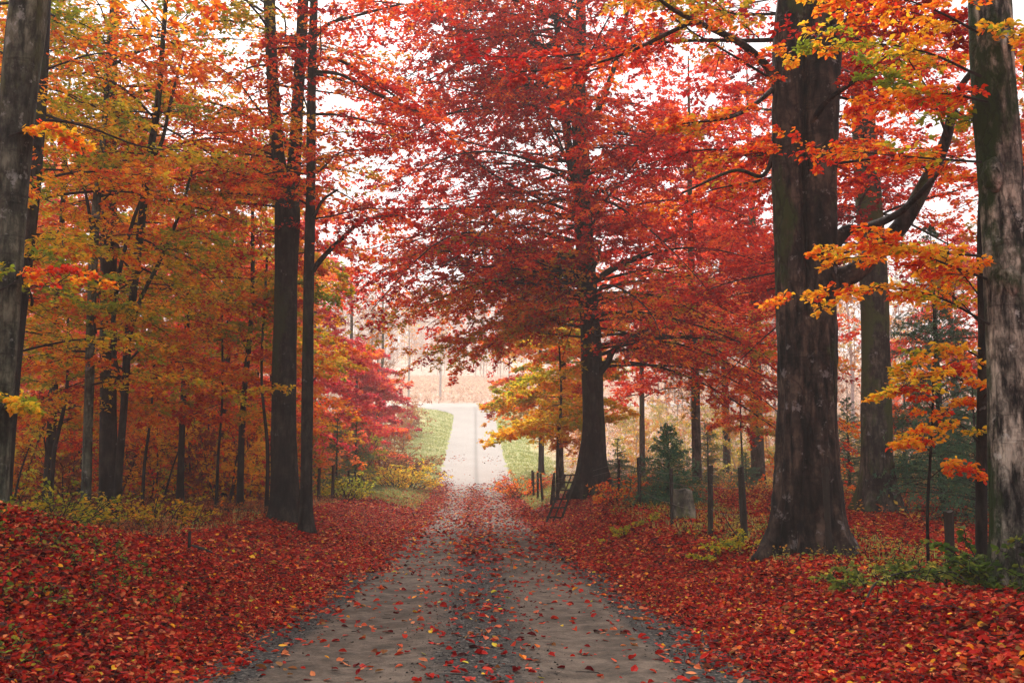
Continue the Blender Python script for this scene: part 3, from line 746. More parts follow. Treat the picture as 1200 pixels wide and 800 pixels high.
# ---- old twin-stemmed beech on the right
p = trunk_path([(947, 652, 66), (945, 600, 62), (944, 540, 57), (944, 450, 53), (943, 360, 49), (943, 300, 47), (942, 200, 47), (944, 100, 48), (946, 20, 50)], 13, top=13, dz=.045)
t, b = new_tree('beech_tree', 'old furrowed beech with two fused stems and mossy roots by the fence', 'tree', p, B_OLD, S=120, ridge=.034, flare=.60, flare_h=.30, lobes=6, seed=8,
                twin=(True, lambda h: .30 + .58 * float(smooth(1.6, 5.4, h))), rough=.022)
lp = limb_path([(968, 345, 34), (985, 328, 28), (1003, 318, 25, 12.9), (1030, 292, 23, 12.8), (1058, 262, 20, 12.6), (1085, 215, 17, 12.5), (1108, 165, 13, 12.4), (1122, 110, 9, 12.2), (1150, 70, 6, 12)], 13); stem(t, b, lp, B_OLD)
lq = limb_path([(968, 300, 20), (990, 272, 15), (1012, 268, 12), (1060, 245, 8, 12), (1110, 190, 5, 11.5)], 13); stem(t, b, lq, B_OLD)
lq2 = limb_path([(912, 110, 14), (900, 80, 10), (870, 52, 9, 12.5), (830, 32, 7, 12), (790, 12, 5.5, 11.6), (760, -12, 4, 11.2)], 13); stem(t, b, lq2, B_OLD)
lq3 = limb_path([(812, 26, 5, 11.9), (780, 40, 4.5, 12), (735, 62, 3.6, 12.2), (680, 78, 2.8, 12.4), (600, 85, 1.6, 12.6)], 13); stem(t, b, lq3, B_OLD)
lq4 = limb_path([(912, 160, 8), (895, 205, 5), (860, 200, 4, 12.4), (800, 226, 2.5, 12)], 13); stem(t, b, lq4, B_OLD)
lq5 = limb_path([(905, 105, 7), (885, 122, 5, 12.6), (855, 138, 3.6, 12.2), (800, 145, 2, 12)], 13); stem(t, b, lq5, B_OLD)
lq6 = limb_path([(948, 150, 9), (968, 120, 7, 12.6), (1005, 92, 5, 12.2), (1055, 50, 3, 12)], 13); stem(t, b, lq6, B_OLD)
A = expl([[(1110, 160, 12.3), (1090, 110, 12), (1060, 60, 11.6), (1040, -10, 11)],
          [(980, 110, 12.6), (1010, 90, 12.2), (1055, 50, 11.8), (1090, 0, 11.5)],
          [(900, 90, 12.8), (850, 60, 12.3), (800, 30, 12), (760, -10, 11.6)], [(812, 26, 11.9), (740, 60, 12.2), (680, 78, 12.4), (600, 85, 12.6)],
          [(940, 60, 12), (980, 30, 11), (1040, 10, 10.5), (1120, 30, 10)], [(905, 105, 13), (870, 130, 12.4), (830, 142, 12.2), (790, 150, 12)]], .02)
kn = dict(n2=11, n3=6, m=9, size=.058, pal='redorange', shape='near', ratio2=.38, ratio3=.42, hmean=.5, tilt=.5)
Bk = primaries(p, 22, 7.2, 12.5, (3.5, 4.5), el=.35, droop=.2)
Ck = primaries(p, 7, 5.2, 7.0, (2.4, 3.0), az=.9, azs=1.0, el=.2, droop=.2)
grow(t, b, [(*A, kn), (*Bk, dict(n2=9, n3=5, m=7, size=.10, pal='redorange')), (*Ck, {**kn, 'hmean': .3})])

# ---- grey straight beech behind it
p = trunk_path([(1027, 596, 38), (1027, 560, 36), (1027, 480, 33), (1026, 400, 32), (1022, 300, 31), (1016, 200, 29), (1010, 100, 26), (1004, 20, 23)], 25, top=17)
t, b = new_tree('beech_tree', 'straight grey green beech rooted in red leaves behind the old twin one', 'tree', p, B_MID, S=60, ridge=.010, flare=.7, flare_h=.5, lobes=4, seed=14)
A = primaries(p, 38, 7.2, 16.5, (4.5, 4.5), el=.35, droop=.25)
Bk = primaries(p, 10, 5.6, 8, (4, 4.6), az=PI * .9, azs=.9, el=.1, droop=.3)
grow(t, b, [(*A, dict(n2=12, n3=6, m=11, size=.10, pal='crimson', hmean=.55)), (*Bk, dict(n2=12, n3=6, m=9, size=.10, pal='crimson', hmean=.55))])

# ---- mossy pale trunk at the right edge
p = trunk_path([(1190, 668, 52), (1188, 600, 49), (1185, 500, 49), (1182, 400, 49), (1180, 330, 50), (1176, 260, 48), (1170, 170, 48), (1164, 90, 49), (1160, 10, 49)], 9.2, top=11, dz=.045)
t, b = new_tree('beech_tree', 'pale peeling trunk with thick green moss, nearest on the right side', 'tree', p, B_PALE, S=90, ridge=.008, flare=.45, flare_h=.25, lobes=4, seed=22, rough=.03)
for k_, (qx, qy, rx) in enumerate([(1155, 205, .11), (1176, 330, .10)]):       # burls
    c = pt(qx + 8, qy, 9.05); th = np.linspace(0, PI, 9); ph = np.linspace(0, 2 * PI, 15)[:-1]
    Vb = np.array([[rx * .9 * math.sin(a_) * math.cos(b_), rx * .8 * math.sin(a_) * math.sin(b_), rx * 1.5 * math.cos(a_)] for a_ in th for b_ in ph])
    Vb *= 1 + .12 * np.sin(Vb[:, :1] * 60 + k_) * np.cos(Vb[:, 2:] * 45)
    i = np.arange(9 * 14).reshape(9, 14); a_ = i[:-1]; b_ = i[1:]
    q = np.stack([a_, np.roll(a_, -1, 1), np.roll(b_, -1, 1), b_], -1).reshape(-1, 4)
    make_obj('burl', Vb + c - b, q, B_PALE, t, smooth_=True)
sp_ = [[(1150, 190, 9.0), (1080, 185, 9.6), (1000, 178, 10.2), (905, 170, 10.8)],
       [(1150, 300, 9.1), (1090, 296, 9.4), (1030, 300, 9.8), (968, 303, 10.2)],
       [(1160, 380, 9.1), (1090, 345, 9.3), (1010, 338, 9.8), (915, 352, 10.4)],
       [(1165, 330, 9.2), (1110, 310, 9.0), (1060, 290, 8.9), (1020, 285, 8.8)],
       [(1150, 90, 9.1), (1080, 60, 9.2), (1000, 50, 9.6), (930, 62, 10)],
       [(1150, 40, 9.1), (1090, 10, 8.8), (1030, -5, 8.8), (960, 10, 9)],
       [(1180, 60, 9.2), (1200, 40, 8.6), (1230, 60, 8.2), (1250, 90, 8)],
       [(1180, 230, 9.3), (1205, 190, 9.5), (1230, 180, 9.6), (1260, 200, 9.6)],
       [(1160, 120, 9.1), (1110, 110, 8.9), (1060, 112, 9.0), (1000, 130, 9.2)],
       [(1160, 150, 9.3), (1120, 130, 9.6), (1080, 100, 10), (1020, 85, 10.4)]]
A = expl(sp_, .014)
Bk = primaries(p, 18, 6.2, 10.6, (2.5, 3), el=.3, droop=.15)
grow(t, b, [(*A, dict(n2=14, n3=5, m=8, size=.054, pal='fore', shape='near', ratio2=.24, ratio3=.5, hmean=.55, t2=.12, ndroop=.05, tilt=.5, taper2=.35)),
            (*Bk, dict(n2=9, n3=5, m=7, size=.085, pal='fore', shape='far'))])

# ---- thin stem beside it
p = trunk_path([(1150, 672, 13), (1150, 600, 12.5), (1151, 500, 12), (1152, 400, 11), (1150, 320, 9), (1149, 260, 7), (1152, 180, 5)], 10.4, top=7)
t, b = new_tree('beech_tree', 'thin dark beech stem just left of the mossy pale trunk', 'tree', p, B_DARK, S=14, flare=.4, flare_h=.15)
A = expl([[(1150, 420, 10.4), (1120, 405, 10.3), (1090, 415, 10.3), (1060, 430, 10.4)], [(1150, 455, 10.4), (1110, 440, 10.1), (1075, 445, 9.9), (1045, 460, 9.8)],
          [(1150, 380, 10.4), (1120, 350, 10.6), (1090, 340, 10.8), (1050, 345, 11)], [(1150, 520, 10.4), (1120, 495, 10.3), (1090, 500, 10.2), (1065, 515, 10.1)],
          [(1150, 470, 10.4), (1165, 450, 10.1), (1180, 455, 9.9), (1200, 470, 9.8)], [(1150, 350, 10.4), (1125, 318, 10.4), (1108, 312, 10.4), (1080, 318, 10.4)]], .010)
grow(t, b, [(*A, dict(n2=9, n3=4, m=8, size=.052, pal='fore', shape='near', ratio2=.4, ratio3=.5, hmean=.6, ndroop=.05))])

# ---- sapling
p = trunk_path([(1086, 640, 4), (1087, 600, 3.8), (1090, 540, 3.4), (1093, 480, 2.8), (1094, 420, 2)], 10.6, n=30)
t, b = new_tree('beech_sapling', 'slender beech sapling with orange sprays in front of the spruces', 'tree', p, B_DARK, S=8, flare=.2, flare_h=.1)
A = expl([[(1092, 530, 10.6), (1080, 520, 10.5), (1068, 518, 10.4), (1055, 524, 10.3)], [(1090, 560, 10.6), (1110, 545, 10.5), (1130, 548, 10.4), (1145, 555, 10.3)],
          [(1092, 500, 10.6), (1110, 480, 10.6), (1125, 470, 10.6), (1140, 475, 10.6)], [(1093, 480, 10.6), (1080, 462, 10.6), (1068, 455, 10.5), (1058, 458, 10.5)], [(1093, 450, 10.6), (1105, 435, 10.7), (1120, 430, 10.8), (1130, 435, 10.8)]], .006)
grow(t, b, [(*A, dict(n2=8, n3=4, m=6, size=.050, pal='fore', shape='near', ratio2=.45, ratio3=.5, hmean=.4, ndroop=.05))])

# ---- left: pale trunk at the edge
p = trunk_path([(-14, 620, 36), (-10, 560, 36), (-4, 460, 36), (2, 380, 36), (10, 280, 36), (16, 180, 39), (25, 80, 42), (34, 0, 44)], 10, top=11, dz=.1)
t, b = new_tree('beech_tree', 'pale grey green trunk leaning at the left edge behind the leafy bank', 'tree', p, B_BIRCH, S=72, ridge=.004, flare=.4, flare_h=.25, seed=31)
A = expl([[(0, 340, 9.8), (30, 325, 9.9), (70, 315, 10.1), (120, 330, 10.3)], [(5, 330, 9.7), (-10, 325, 9.5), (-30, 330, 9.3), (-50, 340, 9)], [(10, 160, 9.8), (40, 150, 9.9), (70, 155, 10), (95, 170, 10.1)], [(0, 480, 9.9), (12, 470, 9.8), (24, 472, 9.7), (34, 480, 9.6)]], .010)
Bk = primaries(p, 16, 6.4, 10.5, (2.5, 3), el=.3, droop=.15)
grow(t, b, [(*A, dict(n2=9, n3=4, m=7, size=.056, pal='fore', shape='near', ratio2=.3, ratio3=.5, hmean=.75, ndroop=.05)), (*Bk, dict(n2=8, n3=4, m=7, size=.09, pal='orange', shape='far'))])
# ---- dark leaning trunk behind it
p = trunk_path([(3, 600, 17), (6, 560, 16.5), (14, 460, 16), (22, 380, 16), (33, 280, 16), (43, 180, 15), (50, 80, 13), (54, 0, 12)], 16, top=13)
t, b = new_tree('beech_tree', 'dark leaning trunk close beside the pale edge trunk', 'tree', p, B_DARK, S=18, flare=.4, flare_h=.3, seed=32)
A = primaries(p, 26, 3.2, 12.5, (2.6, 3.4), el=.25, droop=.2)
grow(t, b, [(*A, dict(n2=11, n3=5, m=7, size=.085, pal='olive', hmean=.4))])
# ---- slim grey stem
p = trunk_path([(101, 596, 11.5), (102, 540, 11), (105, 440, 10.5), (108, 340, 10.5), (112, 250, 10), (118, 190, 8), (124, 120, 6), (130, 40, 5)], 20, top=12)
t, b = new_tree('beech_tree', 'slim grey beech stem between the leaning dark trunk and the broad dark trunk', 'tree', p, B_BIRCH, S=16, flare=.3, flare_h=.25, seed=33)
stem(t, b, limb_path([(110, 290, 5), (103, 240, 4), (92, 190, 3), (84, 140, 2.2)], 20), B_DARK, S=8)
A = primaries(p, 26, 3.0, 11.5, (2.4, 3), el=.2, droop=.2)
grow(t, b, [(*A, dict(n2=11, n3=5, m=7, size=.09, pal='olive', hmean=.45))])
# ---- broad dark trunk
p = trunk_path([(128, 602, 23), (127, 560, 20), (127, 460, 19), (127, 340, 19), (128, 240, 18.5), (128, 140, 17), (131, 60, 13), (135, 0, 11)], 24, top=16)
t, b = new_tree('beech_tree', 'broad dark trunk hung with low olive branches, among the left stems', 'tree', p, B_DARK, S=20, flare=.6, flare_h=.4, seed=34)
A = primaries(p, 40, 3.4, 15, (3.8, 4.4), el=.22, droop=.25)
stem(t, b, limb_path([(133, 150, 5), (155, 112, 4, 23.6), (195, 108, 3.4, 23), (240, 124, 2, 22.5)], 24), B_DARK, S=8)
stem(t, b, limb_path([(133, 142, 5), (150, 134, 4, 23.6), (190, 148, 3, 23), (255, 185, 2, 22.5)], 24), B_DARK, S=8)
grow(t, b, [(*A, dict(n2=12, n3=6, m=7, size=.10, pal='orange', hmean=.45))])
# ---- forked thin trunk
p = trunk_path([(136, 594, 9.5), (140, 540, 8.5), (145, 480, 8.5), (150, 400, 9), (159, 320, 9), (167, 250, 9), (174, 190, 8.5), (184, 130, 8), (190, 60, 6), (196, -20, 5)], 20.5, top=12)
t, b = new_tree('beech_tree', 'thin crooked forked beech right of the broad dark trunk', 'tree', p, B_DARK, S=14, flare=.5, flare_h=.2, seed=35)
stem(t, b, limb_path([(151, 395, 6), (165, 350, 5), (190, 300, 4.5), (212, 245, 4), (225, 200, 3)], 20.5), B_DARK, S=10)
stem(t, b, limb_path([(146, 470, 6), (132, 400, 5.5), (140, 320, 5), (155, 262, 4.5), (165, 235, 3.5)], 20.8), B_DARK, S=10)
stem(t, b, limb_path([(176, 190, 5), (190, 165, 4.5), (200, 120, 4), (215, 60, 3)], 20.5), B_DARK, S=10)
A = primaries(p, 32, 2.9, 11.5, (3.0, 3.4), el=.2, droop=.25)
grow(t, b, [(*A, dict(n2=11, n3=6, m=7, size=.09, pal='olive', hmean=.42))])
# ---- twin-topped trunk by the lane
p = trunk_path([(334, 610, 36), (333, 570, 31), (333, 500, 29), (334, 400, 27), (335, 300, 27), (336, 235, 29), (327, 190, 16), (321, 120, 14.5), (317, 40, 13.5), (315, -20, 13)], 22, top=15)
t, b = new_tree('beech_tree', 'dark trunk parting into two stems overhead, left edge of the lane', 'tree', p, B_DARK, S=60, ridge=.008, flare=.38, flare_h=.28, seed=36)
stem(t, b, limb_path([(336, 262, 17), (342, 220, 16.5), (346, 170, 15.5), (350, 100, 14), (354, 30, 13.5), (357, -60, 12), (360, -200, 9)], 22.05), B_DARK, S=18)
A = primaries(p, 30, 5.8, 14.5, (2.4, 4.0), el=.25, droop=.25)
Bk = primaries(p, 10, 5.4, 9, (2.8, 3.6), az=PI, azs=.6, el=.2, droop=.25)
grow(t, b, [(*A, dict(n2=10, n3=5, m=6, size=.09, pal='redorange', hmean=.4)), (*Bk, dict(n2=10, n3=5, m=7, size=.09, pal='redorange', hmean=.5))])
# ---- slimmer neighbour with the long limb
p = trunk_path([(359, 602, 17), (359, 560, 14), (360, 480, 13.5), (361, 400, 13), (362, 320, 12.5), (364, 220, 11.5), (365, 120, 11), (368, 0, 9.5)], 21, top=14)
t, b = new_tree('beech_tree', 'slimmer dark trunk with a long rising limb, nearest the lane on the left', 'tree', p, B_DARK, S=18, flare=.45, flare_h=.2, seed=37)
stem(t, b, limb_path([(367, 318, 6), (376, 304, 6), (400, 280, 5.5), (420, 262, 5), (440, 255, 3.8), (475, 252, 2)], 20.8), B_DARK, S=10)
stem(t, b, limb_path([(368, 255, 4), (378, 235, 3.6), (396, 222, 2.6)], 20.8), B_DARK, S=8)
stem(t, b, limb_path([(370, 68, 4.5), (400, 72, 4), (430, 90, 3.5), (470, 118, 2.6)], 20.5), B_DARK, S=8)
stem(t, b, limb_path([(370, 84, 4.5), (400, 88, 4), (440, 110, 3.4), (500, 135, 2.2)], 20.3), B_DARK, S=8)
stem(t, b, limb_path([(371, 42, 5), (385, 28, 4.4), (420, 18, 3.6), (470, 5, 2.6)], 20.5), B_DARK, S=8)
A = expl([[(368, 318, 20.8), (400, 280, 20.6), (435, 256, 20.4), (500, 250, 20.2)], [(370, 68, 20.6), (400, 72, 20.5), (440, 95, 20.3), (500, 130, 20)], [(370, 84, 20.6), (410, 92, 20.4), (460, 118, 20.2), (520, 150, 20)],
          [(370, 160, 20.8), (400, 155, 20.6), (450, 158, 20.3), (510, 168, 20)], [(371, 42, 20.8), (400, 20, 20.5), (440, 12, 20.3), (500, 0, 20)]], .02)
Bk = primaries(p, 26, 6.6, 13.5, (2.2, 3.2), el=.25, droop=.25)
grow(t, b, [(*A, dict(n2=12, n3=6, m=7, size=.09, pal='red', hmean=.5, ratio2=.36)), (*Bk, dict(n2=9, n3=5, m=7, size=.085, pal='redorange', hmean=.35))])

# ---- background beeches, each grown on its own
def forest_tree(label, px, d, w, H, zlo, L, pal, hm=.5, n=30, m=9, size=None, bm=B_DARK, lean=0, n2=11, n3=5, name='beech_tree', droop=.28, el=.22, wood=TWIG, sk=1.0, group=None, cat='tree'):
    x = (px - 600) / F * d; z = tz(x, d); r = w / F * d / 2
    pts = np.array([[x, d, z - .15, r * 1.15], [x + .1 * lean, d, z + H * .25, r], [x + lean * .5 + .1 * rng.normal(), d + .1, z + H * .55, r * .75], [x + lean, d, z + H, .03]])
    path = catmull(pts, 40); path[:, 3] = np.maximum(path[:, 3], .02)
    t, b = new_tree(name, label, cat, path, bm, S=12, flare=.5, flare_h=.35, seed=int(px) % 97, group=group)
    A = primaries(path, n, z + zlo, z + H * .96, (L, L * .55), el=el, droop=droop)
    size = size or min(.16, .05 + .0022 * d)
    if m: grow(t, b, [(*A, dict(n2=n2, n3=n3, m=m, size=size, pal=pal, hmean=hm, sides=(4, 3, 3), twigs=d < 40))], wood)
    else: grow(t, b, [(*A, dict(n2=n2, n3=n3, m=1, size=.05, pal='russet', sides=(4, 3, 3)))], wood)
    return t
LW = [
 ('red orange beech filling the gap right of the broad dark trunk', 215, 30, 7, 13, 2.6, 4.6, 'redorange', .5),
 ('olive orange beech low behind the leaning dark trunk', 62, 29, 10, 13, 2.4, 4.4, 'olive', .4),
 ('bright pinkish red beech seen behind the slim grey stem', 96, 40, 8, 15, 2.2, 5.2, 'magenta', .8),
 ('fiery orange beech behind the crooked forked tree', 180, 44, 8, 16, 2.6, 5.6, 'redorange', .55),
 ('red orange beech behind the thin bent stems of the left wood', 262, 38, 8, 14, 3.0, 4.8, 'magenta', .85),
 ('yellowing beech with low boughs left of the twin-topped trunk', 285, 28, 7, 11, 3.6, 3.6, 'olive', .5),
 ('pinkish red beech glowing behind the twin-topped trunk', 320, 52, 7, 15, 2.2, 5.4, 'magenta', .6),
 ('magenta beech reaching low boughs towards the far road', 368, 50, 6, 13, 2.4, 3.9, 'magenta', .5),
 ('tall pinkish red beech deep in the left wood', 20, 50, 9, 18, 2.8, 6.0, 'magenta', .75),
 ('tall rust red beech above the golden bush', 235, 60, 7, 18, 3.0, 6.0, 'red', .7),
 ('orange beech furthest back at the left edge', -40, 42, 9, 17, 3.0, 6.0, 'orange', .4),
 ('orange and yellow beech left of the slimmer dark trunk', 300, 42, 7, 13, 2.2, 4.4, 'yellow', .2),
]
for (lb, px, d, w, H, zlo, L, pal, hm) in LW:
    forest_tree(lb, px, d, w, H, zlo, L, pal, hm, n=36, m=9, n2=12)
# orange trees behind the great red beech, by the fence
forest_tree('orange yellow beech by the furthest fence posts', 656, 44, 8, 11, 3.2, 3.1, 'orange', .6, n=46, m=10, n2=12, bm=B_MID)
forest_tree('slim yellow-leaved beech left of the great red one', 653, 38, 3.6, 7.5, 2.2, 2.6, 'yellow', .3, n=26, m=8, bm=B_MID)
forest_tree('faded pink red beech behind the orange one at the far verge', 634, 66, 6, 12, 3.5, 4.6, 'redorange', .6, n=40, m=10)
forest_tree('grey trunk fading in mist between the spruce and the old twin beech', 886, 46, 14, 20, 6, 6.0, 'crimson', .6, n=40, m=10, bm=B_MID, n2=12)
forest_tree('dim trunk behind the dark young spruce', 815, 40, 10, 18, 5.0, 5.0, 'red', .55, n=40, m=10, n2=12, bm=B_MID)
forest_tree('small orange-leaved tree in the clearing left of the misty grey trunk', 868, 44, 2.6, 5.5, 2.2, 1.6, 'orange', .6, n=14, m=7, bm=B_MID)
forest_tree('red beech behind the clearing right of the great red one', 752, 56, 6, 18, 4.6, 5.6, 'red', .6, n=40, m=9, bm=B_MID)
forest_tree('faint crimson beech in the mist right of the straight grey trunk', 1120, 62, 8, 16, 6.5, 4.8, 'crimson', .6, n=34, m=9)
forest_tree('orange beech at the right edge behind the mossy pale trunk', 1225, 24, 12, 12, 3.2, 3.6, 'redorange', .6, n=34, m=9)
forest_tree('small salmon red tree low behind the straight grey trunk', 1058, 44, 2.4, 5.5, 2.4, 1.7, 'redorange', .6, n=14, m=7, bm=B_MID)
forest_tree('red beech between the great red one and the old twin one', 850, 62, 8, 20, 8.5, 5.6, 'red', .65, n=40, m=9)
# faded trees beyond, left of the far road
forest_tree('bare grey twiggy tree in the mist behind the magenta beech', 408, 78, 5, 17, 3, 4.2, 'russet', .6, n=46, m=0, el=.9, droop=-.05, wood=TWIGMIST, bm=B_MID)
forest_tree('bare tree with upswept twigs closest to the far left verge', 446, 92, 4, 16, 3, 3.6, 'russet', .6, n=46, m=0, el=.9, droop=-.05, wood=TWIGMIST, bm=B_MID)
forest_tree('faded maroon beech on the far left verge', 442, 74, 4, 8, 1.2, 3.0, 'magenta', .35, n=34, m=7, wood=TWIGMIST, bm=B_MID)
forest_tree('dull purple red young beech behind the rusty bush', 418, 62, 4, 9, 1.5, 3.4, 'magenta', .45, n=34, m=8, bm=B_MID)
def white_birch(label, px, py0, d, H, w):
    c = pt(px, py0, d); z = tz(c[0], d)
    pts = np.array([[c[0], d, z - .1, w / 2], [c[0] + .1, d, z + H * .5, w * .4], [c[0] + .3 * rng.normal(), d, z + H, .03]])
    path = catmull(pts, 30)
    t, b = new_tree('birch_tree', label, 'tree', path, WHITEBARK, S=8, flare=.2, flare_h=.3)
    A = primaries(path, 26, z + H * .35, z + H * .97, (2.0, 1.0), el=.8, droop=.1)
    grow(t, b, [(*A, dict(n2=8, n3=4, m=2, size=.10, pal='yellow', hmean=.2, sides=(3, 3, 3)))], TWIGMIST)
white_birch('slender white birch right above the junction of the roads', 516, 440, 138, 15, .34)
white_birch('white birch stem left of the far road behind the maroon beech', 478, 470, 104, 14, .26)
white_birch('leaning white birch seen between the old twin beech and the grey one', 998, 480, 70, 16, .26)
white_birch('thin white birch right of the straight grey beech', 1058, 480, 74, 15, .2)
white_birch('pale birch above the verge right of the far road', 596, 460, 120, 13, .22)

# ---- spruces
def spruce(label, px, d, H, rad, n=70, pal='spruce', hm=.5, name='spruce_tree', z0=.12, needle=.055):
    x = (px - 600) / F * d; z = tz(x, d)
    path = catmull(np.array([[x, d, z - .1, .02 + .014 * H], [x, d, z + H * .5, .01 + .008 * H], [x, d, z + H, .006]]), 24)
    t, b = new_tree(name, label, 'tree', path, B_DARK, S=8, flare=.3, flare_h=.15)
    zz = np.sort(z + H * (z0 * .5 + (.97 - z0 * .5) * rng.random(n) ** 1.5)); pp = path_at(path, zz)
    f = (zz - z) / H
    L = rad * (1 - f) ** .9 * rng.uniform(.68, 1.12, n) + .03
    el = .22 + .35 * f + rng.normal(0, .13, n)
    P = curves(pp[:, :3], np.arange(n) * 2.39996 + rng.normal(0, .3, n), el, L, np.full(n, .30) * (1 - f), K1, .05)
    cr = Crown(); tt = np.linspace(0, 1, K1)[None, :]
    V, q = tubes(P, (.006 + .006 * L[:, None]) * (1 - .8 * tt), 4); cr.add(V, q, np.array([.5] * 3), 0)
    P2, L2, _ = children(P, L, 13, .1, 1, .8, .42, K2, droop=.38, taper=.7, eljit=.4)
    P2 = np.concatenate([P2, P[:, ::2, :]])
    L2 = np.concatenate([L2, L])
    m_ = 24; t_ = rng.uniform(0, 1.03, (len(P2), m_)); pos, tan = sample(P2, t_)
    dirs = unit(tan + rng.normal(0, .55, tan.shape)); a = dirs.reshape(-1, 3); a[:, 2] += .15
    sz = needle * .8 * (1 + .3 * H / 2) * rng.uniform(.6, 1.3, len(a))
    V, q, fp = leaf_geo(pos.reshape(-1, 3), unit(a), unit(rng.normal(0, 1, a.shape) + (0, 0, 1)), sz, 'needle', .10)
    c = palette(pal, hm + .2 * np.repeat(rng.normal(size=len(P2)), m_) + .15 * rng.normal(size=len(a)))
    Lp = np.concatenate([np.repeat(L, 13), L]); kk = np.repeat(rng.random(len(Lp)) < .10 + 1.0 * Lp / (rad * .75), m_); q = np.arange(kk.sum() * 4).reshape(-1, 4); V = V.reshape(-1, 4, 3)[kk].reshape(-1, 3); c = c[kk]
    cr.add(V, q, np.repeat(c, fp, 0), 1)
    cr.build('crown', t, TWIG, NEEDLE, b)
spruce('young dark spruce behind the fence right of the great red beech', 782, 25, 2.1, 1.2, n=170)
spruce('small hazy spruce between two posts beside the great red beech', 723, 42, 2.2, 1.1, n=80)
spruce('mid-sized spruce in mist behind the dark young one', 828, 48, 3.4, 1.5, n=80)
spruce('bluish spruce between the old twin beech and the grey one', 992, 34, 3.3, 1.5, n=100)
spruce('large blue green spruce behind the slender sapling', 1100, 25, 7.4, 2.2, n=190)
spruce('dark spruce close behind the thin stem at the right', 1140, 22, 3.2, 1.6, n=120)
spruce('low spruce just right of the straight grey beech foot', 1056, 33, 2.4, 1.3, n=80)
spruce('tiny spruce in the bracken of the clearing', 872, 38, 1.5, .9, n=60)
spruce('pale green young pine beside the far left verge', 418, 46, 4.0, 1.6, n=80, hm=1.0)
spruce('thin young pine right of the slimmer dark trunk', 396, 40, 3.4, 1.0, n=60, hm=.9)

# ---- small dark understorey stems on the left
for lb, px, d, w, H in [('thin dark understorey stem before the golden clearing', 258, 27, 3.2, 5.5), ('thin dark stem right beside the twin-topped trunk', 316, 25, 4.2, 6.5),
                        ('thin dark stem in the shade by the olive bush', 66, 26, 5, 6), ('dark bent stem left of the golden clearing', 172, 25, 3.5, 5)]:
    forest_tree(lb, px, d, w, H, 2.2, 1.7, 'orange', .5, n=16, m=7, n2=9, size=.09, lean=.3 * rng.normal(), name='beech_sapling')

# ---- the misty wood on the hill (one far mass)
def far_wood(name, label, n, y0, y1, x0, x1, gap=None, bare=.6, hh=(11, 18), cone=False):
    xs = rng.uniform(x0, x1, n); ys = rng.uniform(y0, y1, n)
    if cone: xs = xs * ys
    if gap is not None:
        k = ~gap(xs, ys); xs, ys = xs[k], ys[k]
    n = len(xs); zs = terrain(xs, ys); H = rng.uniform(*hh, n)
    base = np.stack([xs, ys, zs - .2], -1)
    T = curves(base, rng.uniform(0, 6.28, n), np.full(n, 1.52), H, np.zeros(n), K1, .015)
    cr = Crown(); tt = np.linspace(0, 1, K1)[None, :]
    V, q = tubes(T, rng.uniform(.07, .13, n)[:, None] * (1.05 - tt), 5); cr.add(V, q, np.array([.5] * 3), 0)
    P, L, _ = children(T, H, 22, .04, 1, 1.2, .30, K2, droop=.02, taper=.35, azj=1.6, eljit=.3, elmul=.55)
    V, q = tubes(P, np.full((len(P), K2), .024) * (1.1 - np.linspace(0, 1, K2)), 3); cr.add(V, q, np.array([.5] * 3), 0)
    P2, L2, _ = children(P, L, 7, .1, 1, .8, .5, K3, droop=.02, eljit=.3, elmul=.9)
    V, q = tubes(P2, np.full((len(P2), K3), .018), 3); cr.add(V, q, np.array([.5] * 3), 0)
    m_ = 4; t_ = rng.uniform(.1, 1.1, (len(P2), m_)); pos, tan = sample(P2, t_)
    keep = np.repeat(rng.random(n) > bare, 22 * 7 * m_)
    a = unit(rng.normal(0, 1, (len(P2) * m_, 3)))[keep]; pp = pos.reshape(-1, 3)[keep]
    V, q, fp = leaf_geo(pp, a, unit(rng.normal(0, .7, a.shape) + (0, 0, 1)), rng.uniform(.2, .36, len(a)), 'far', .7)
    c = palette('russet', rng.normal(.6, .25, len(a))); cr.add(V, q, c, 1)
    o = cr.build(name, None, TWIGMIST); tag(o, label, kind='stuff')
far_wood('misty_wood', 'bare and brown trees of the misty wood beyond the crossing', 760, 262, 600, -.36, .30, bare=.25, hh=(18, 30), cone=True)
far_wood('misty_wood', 'thin brown wood in haze behind the clearing at the right', 90, 66, 128, 16, 75, bare=.45)
far_wood('misty_wood', 'hazy wood deep behind the trees at the left', 130, 58, 125, -90, -14, bare=.2)
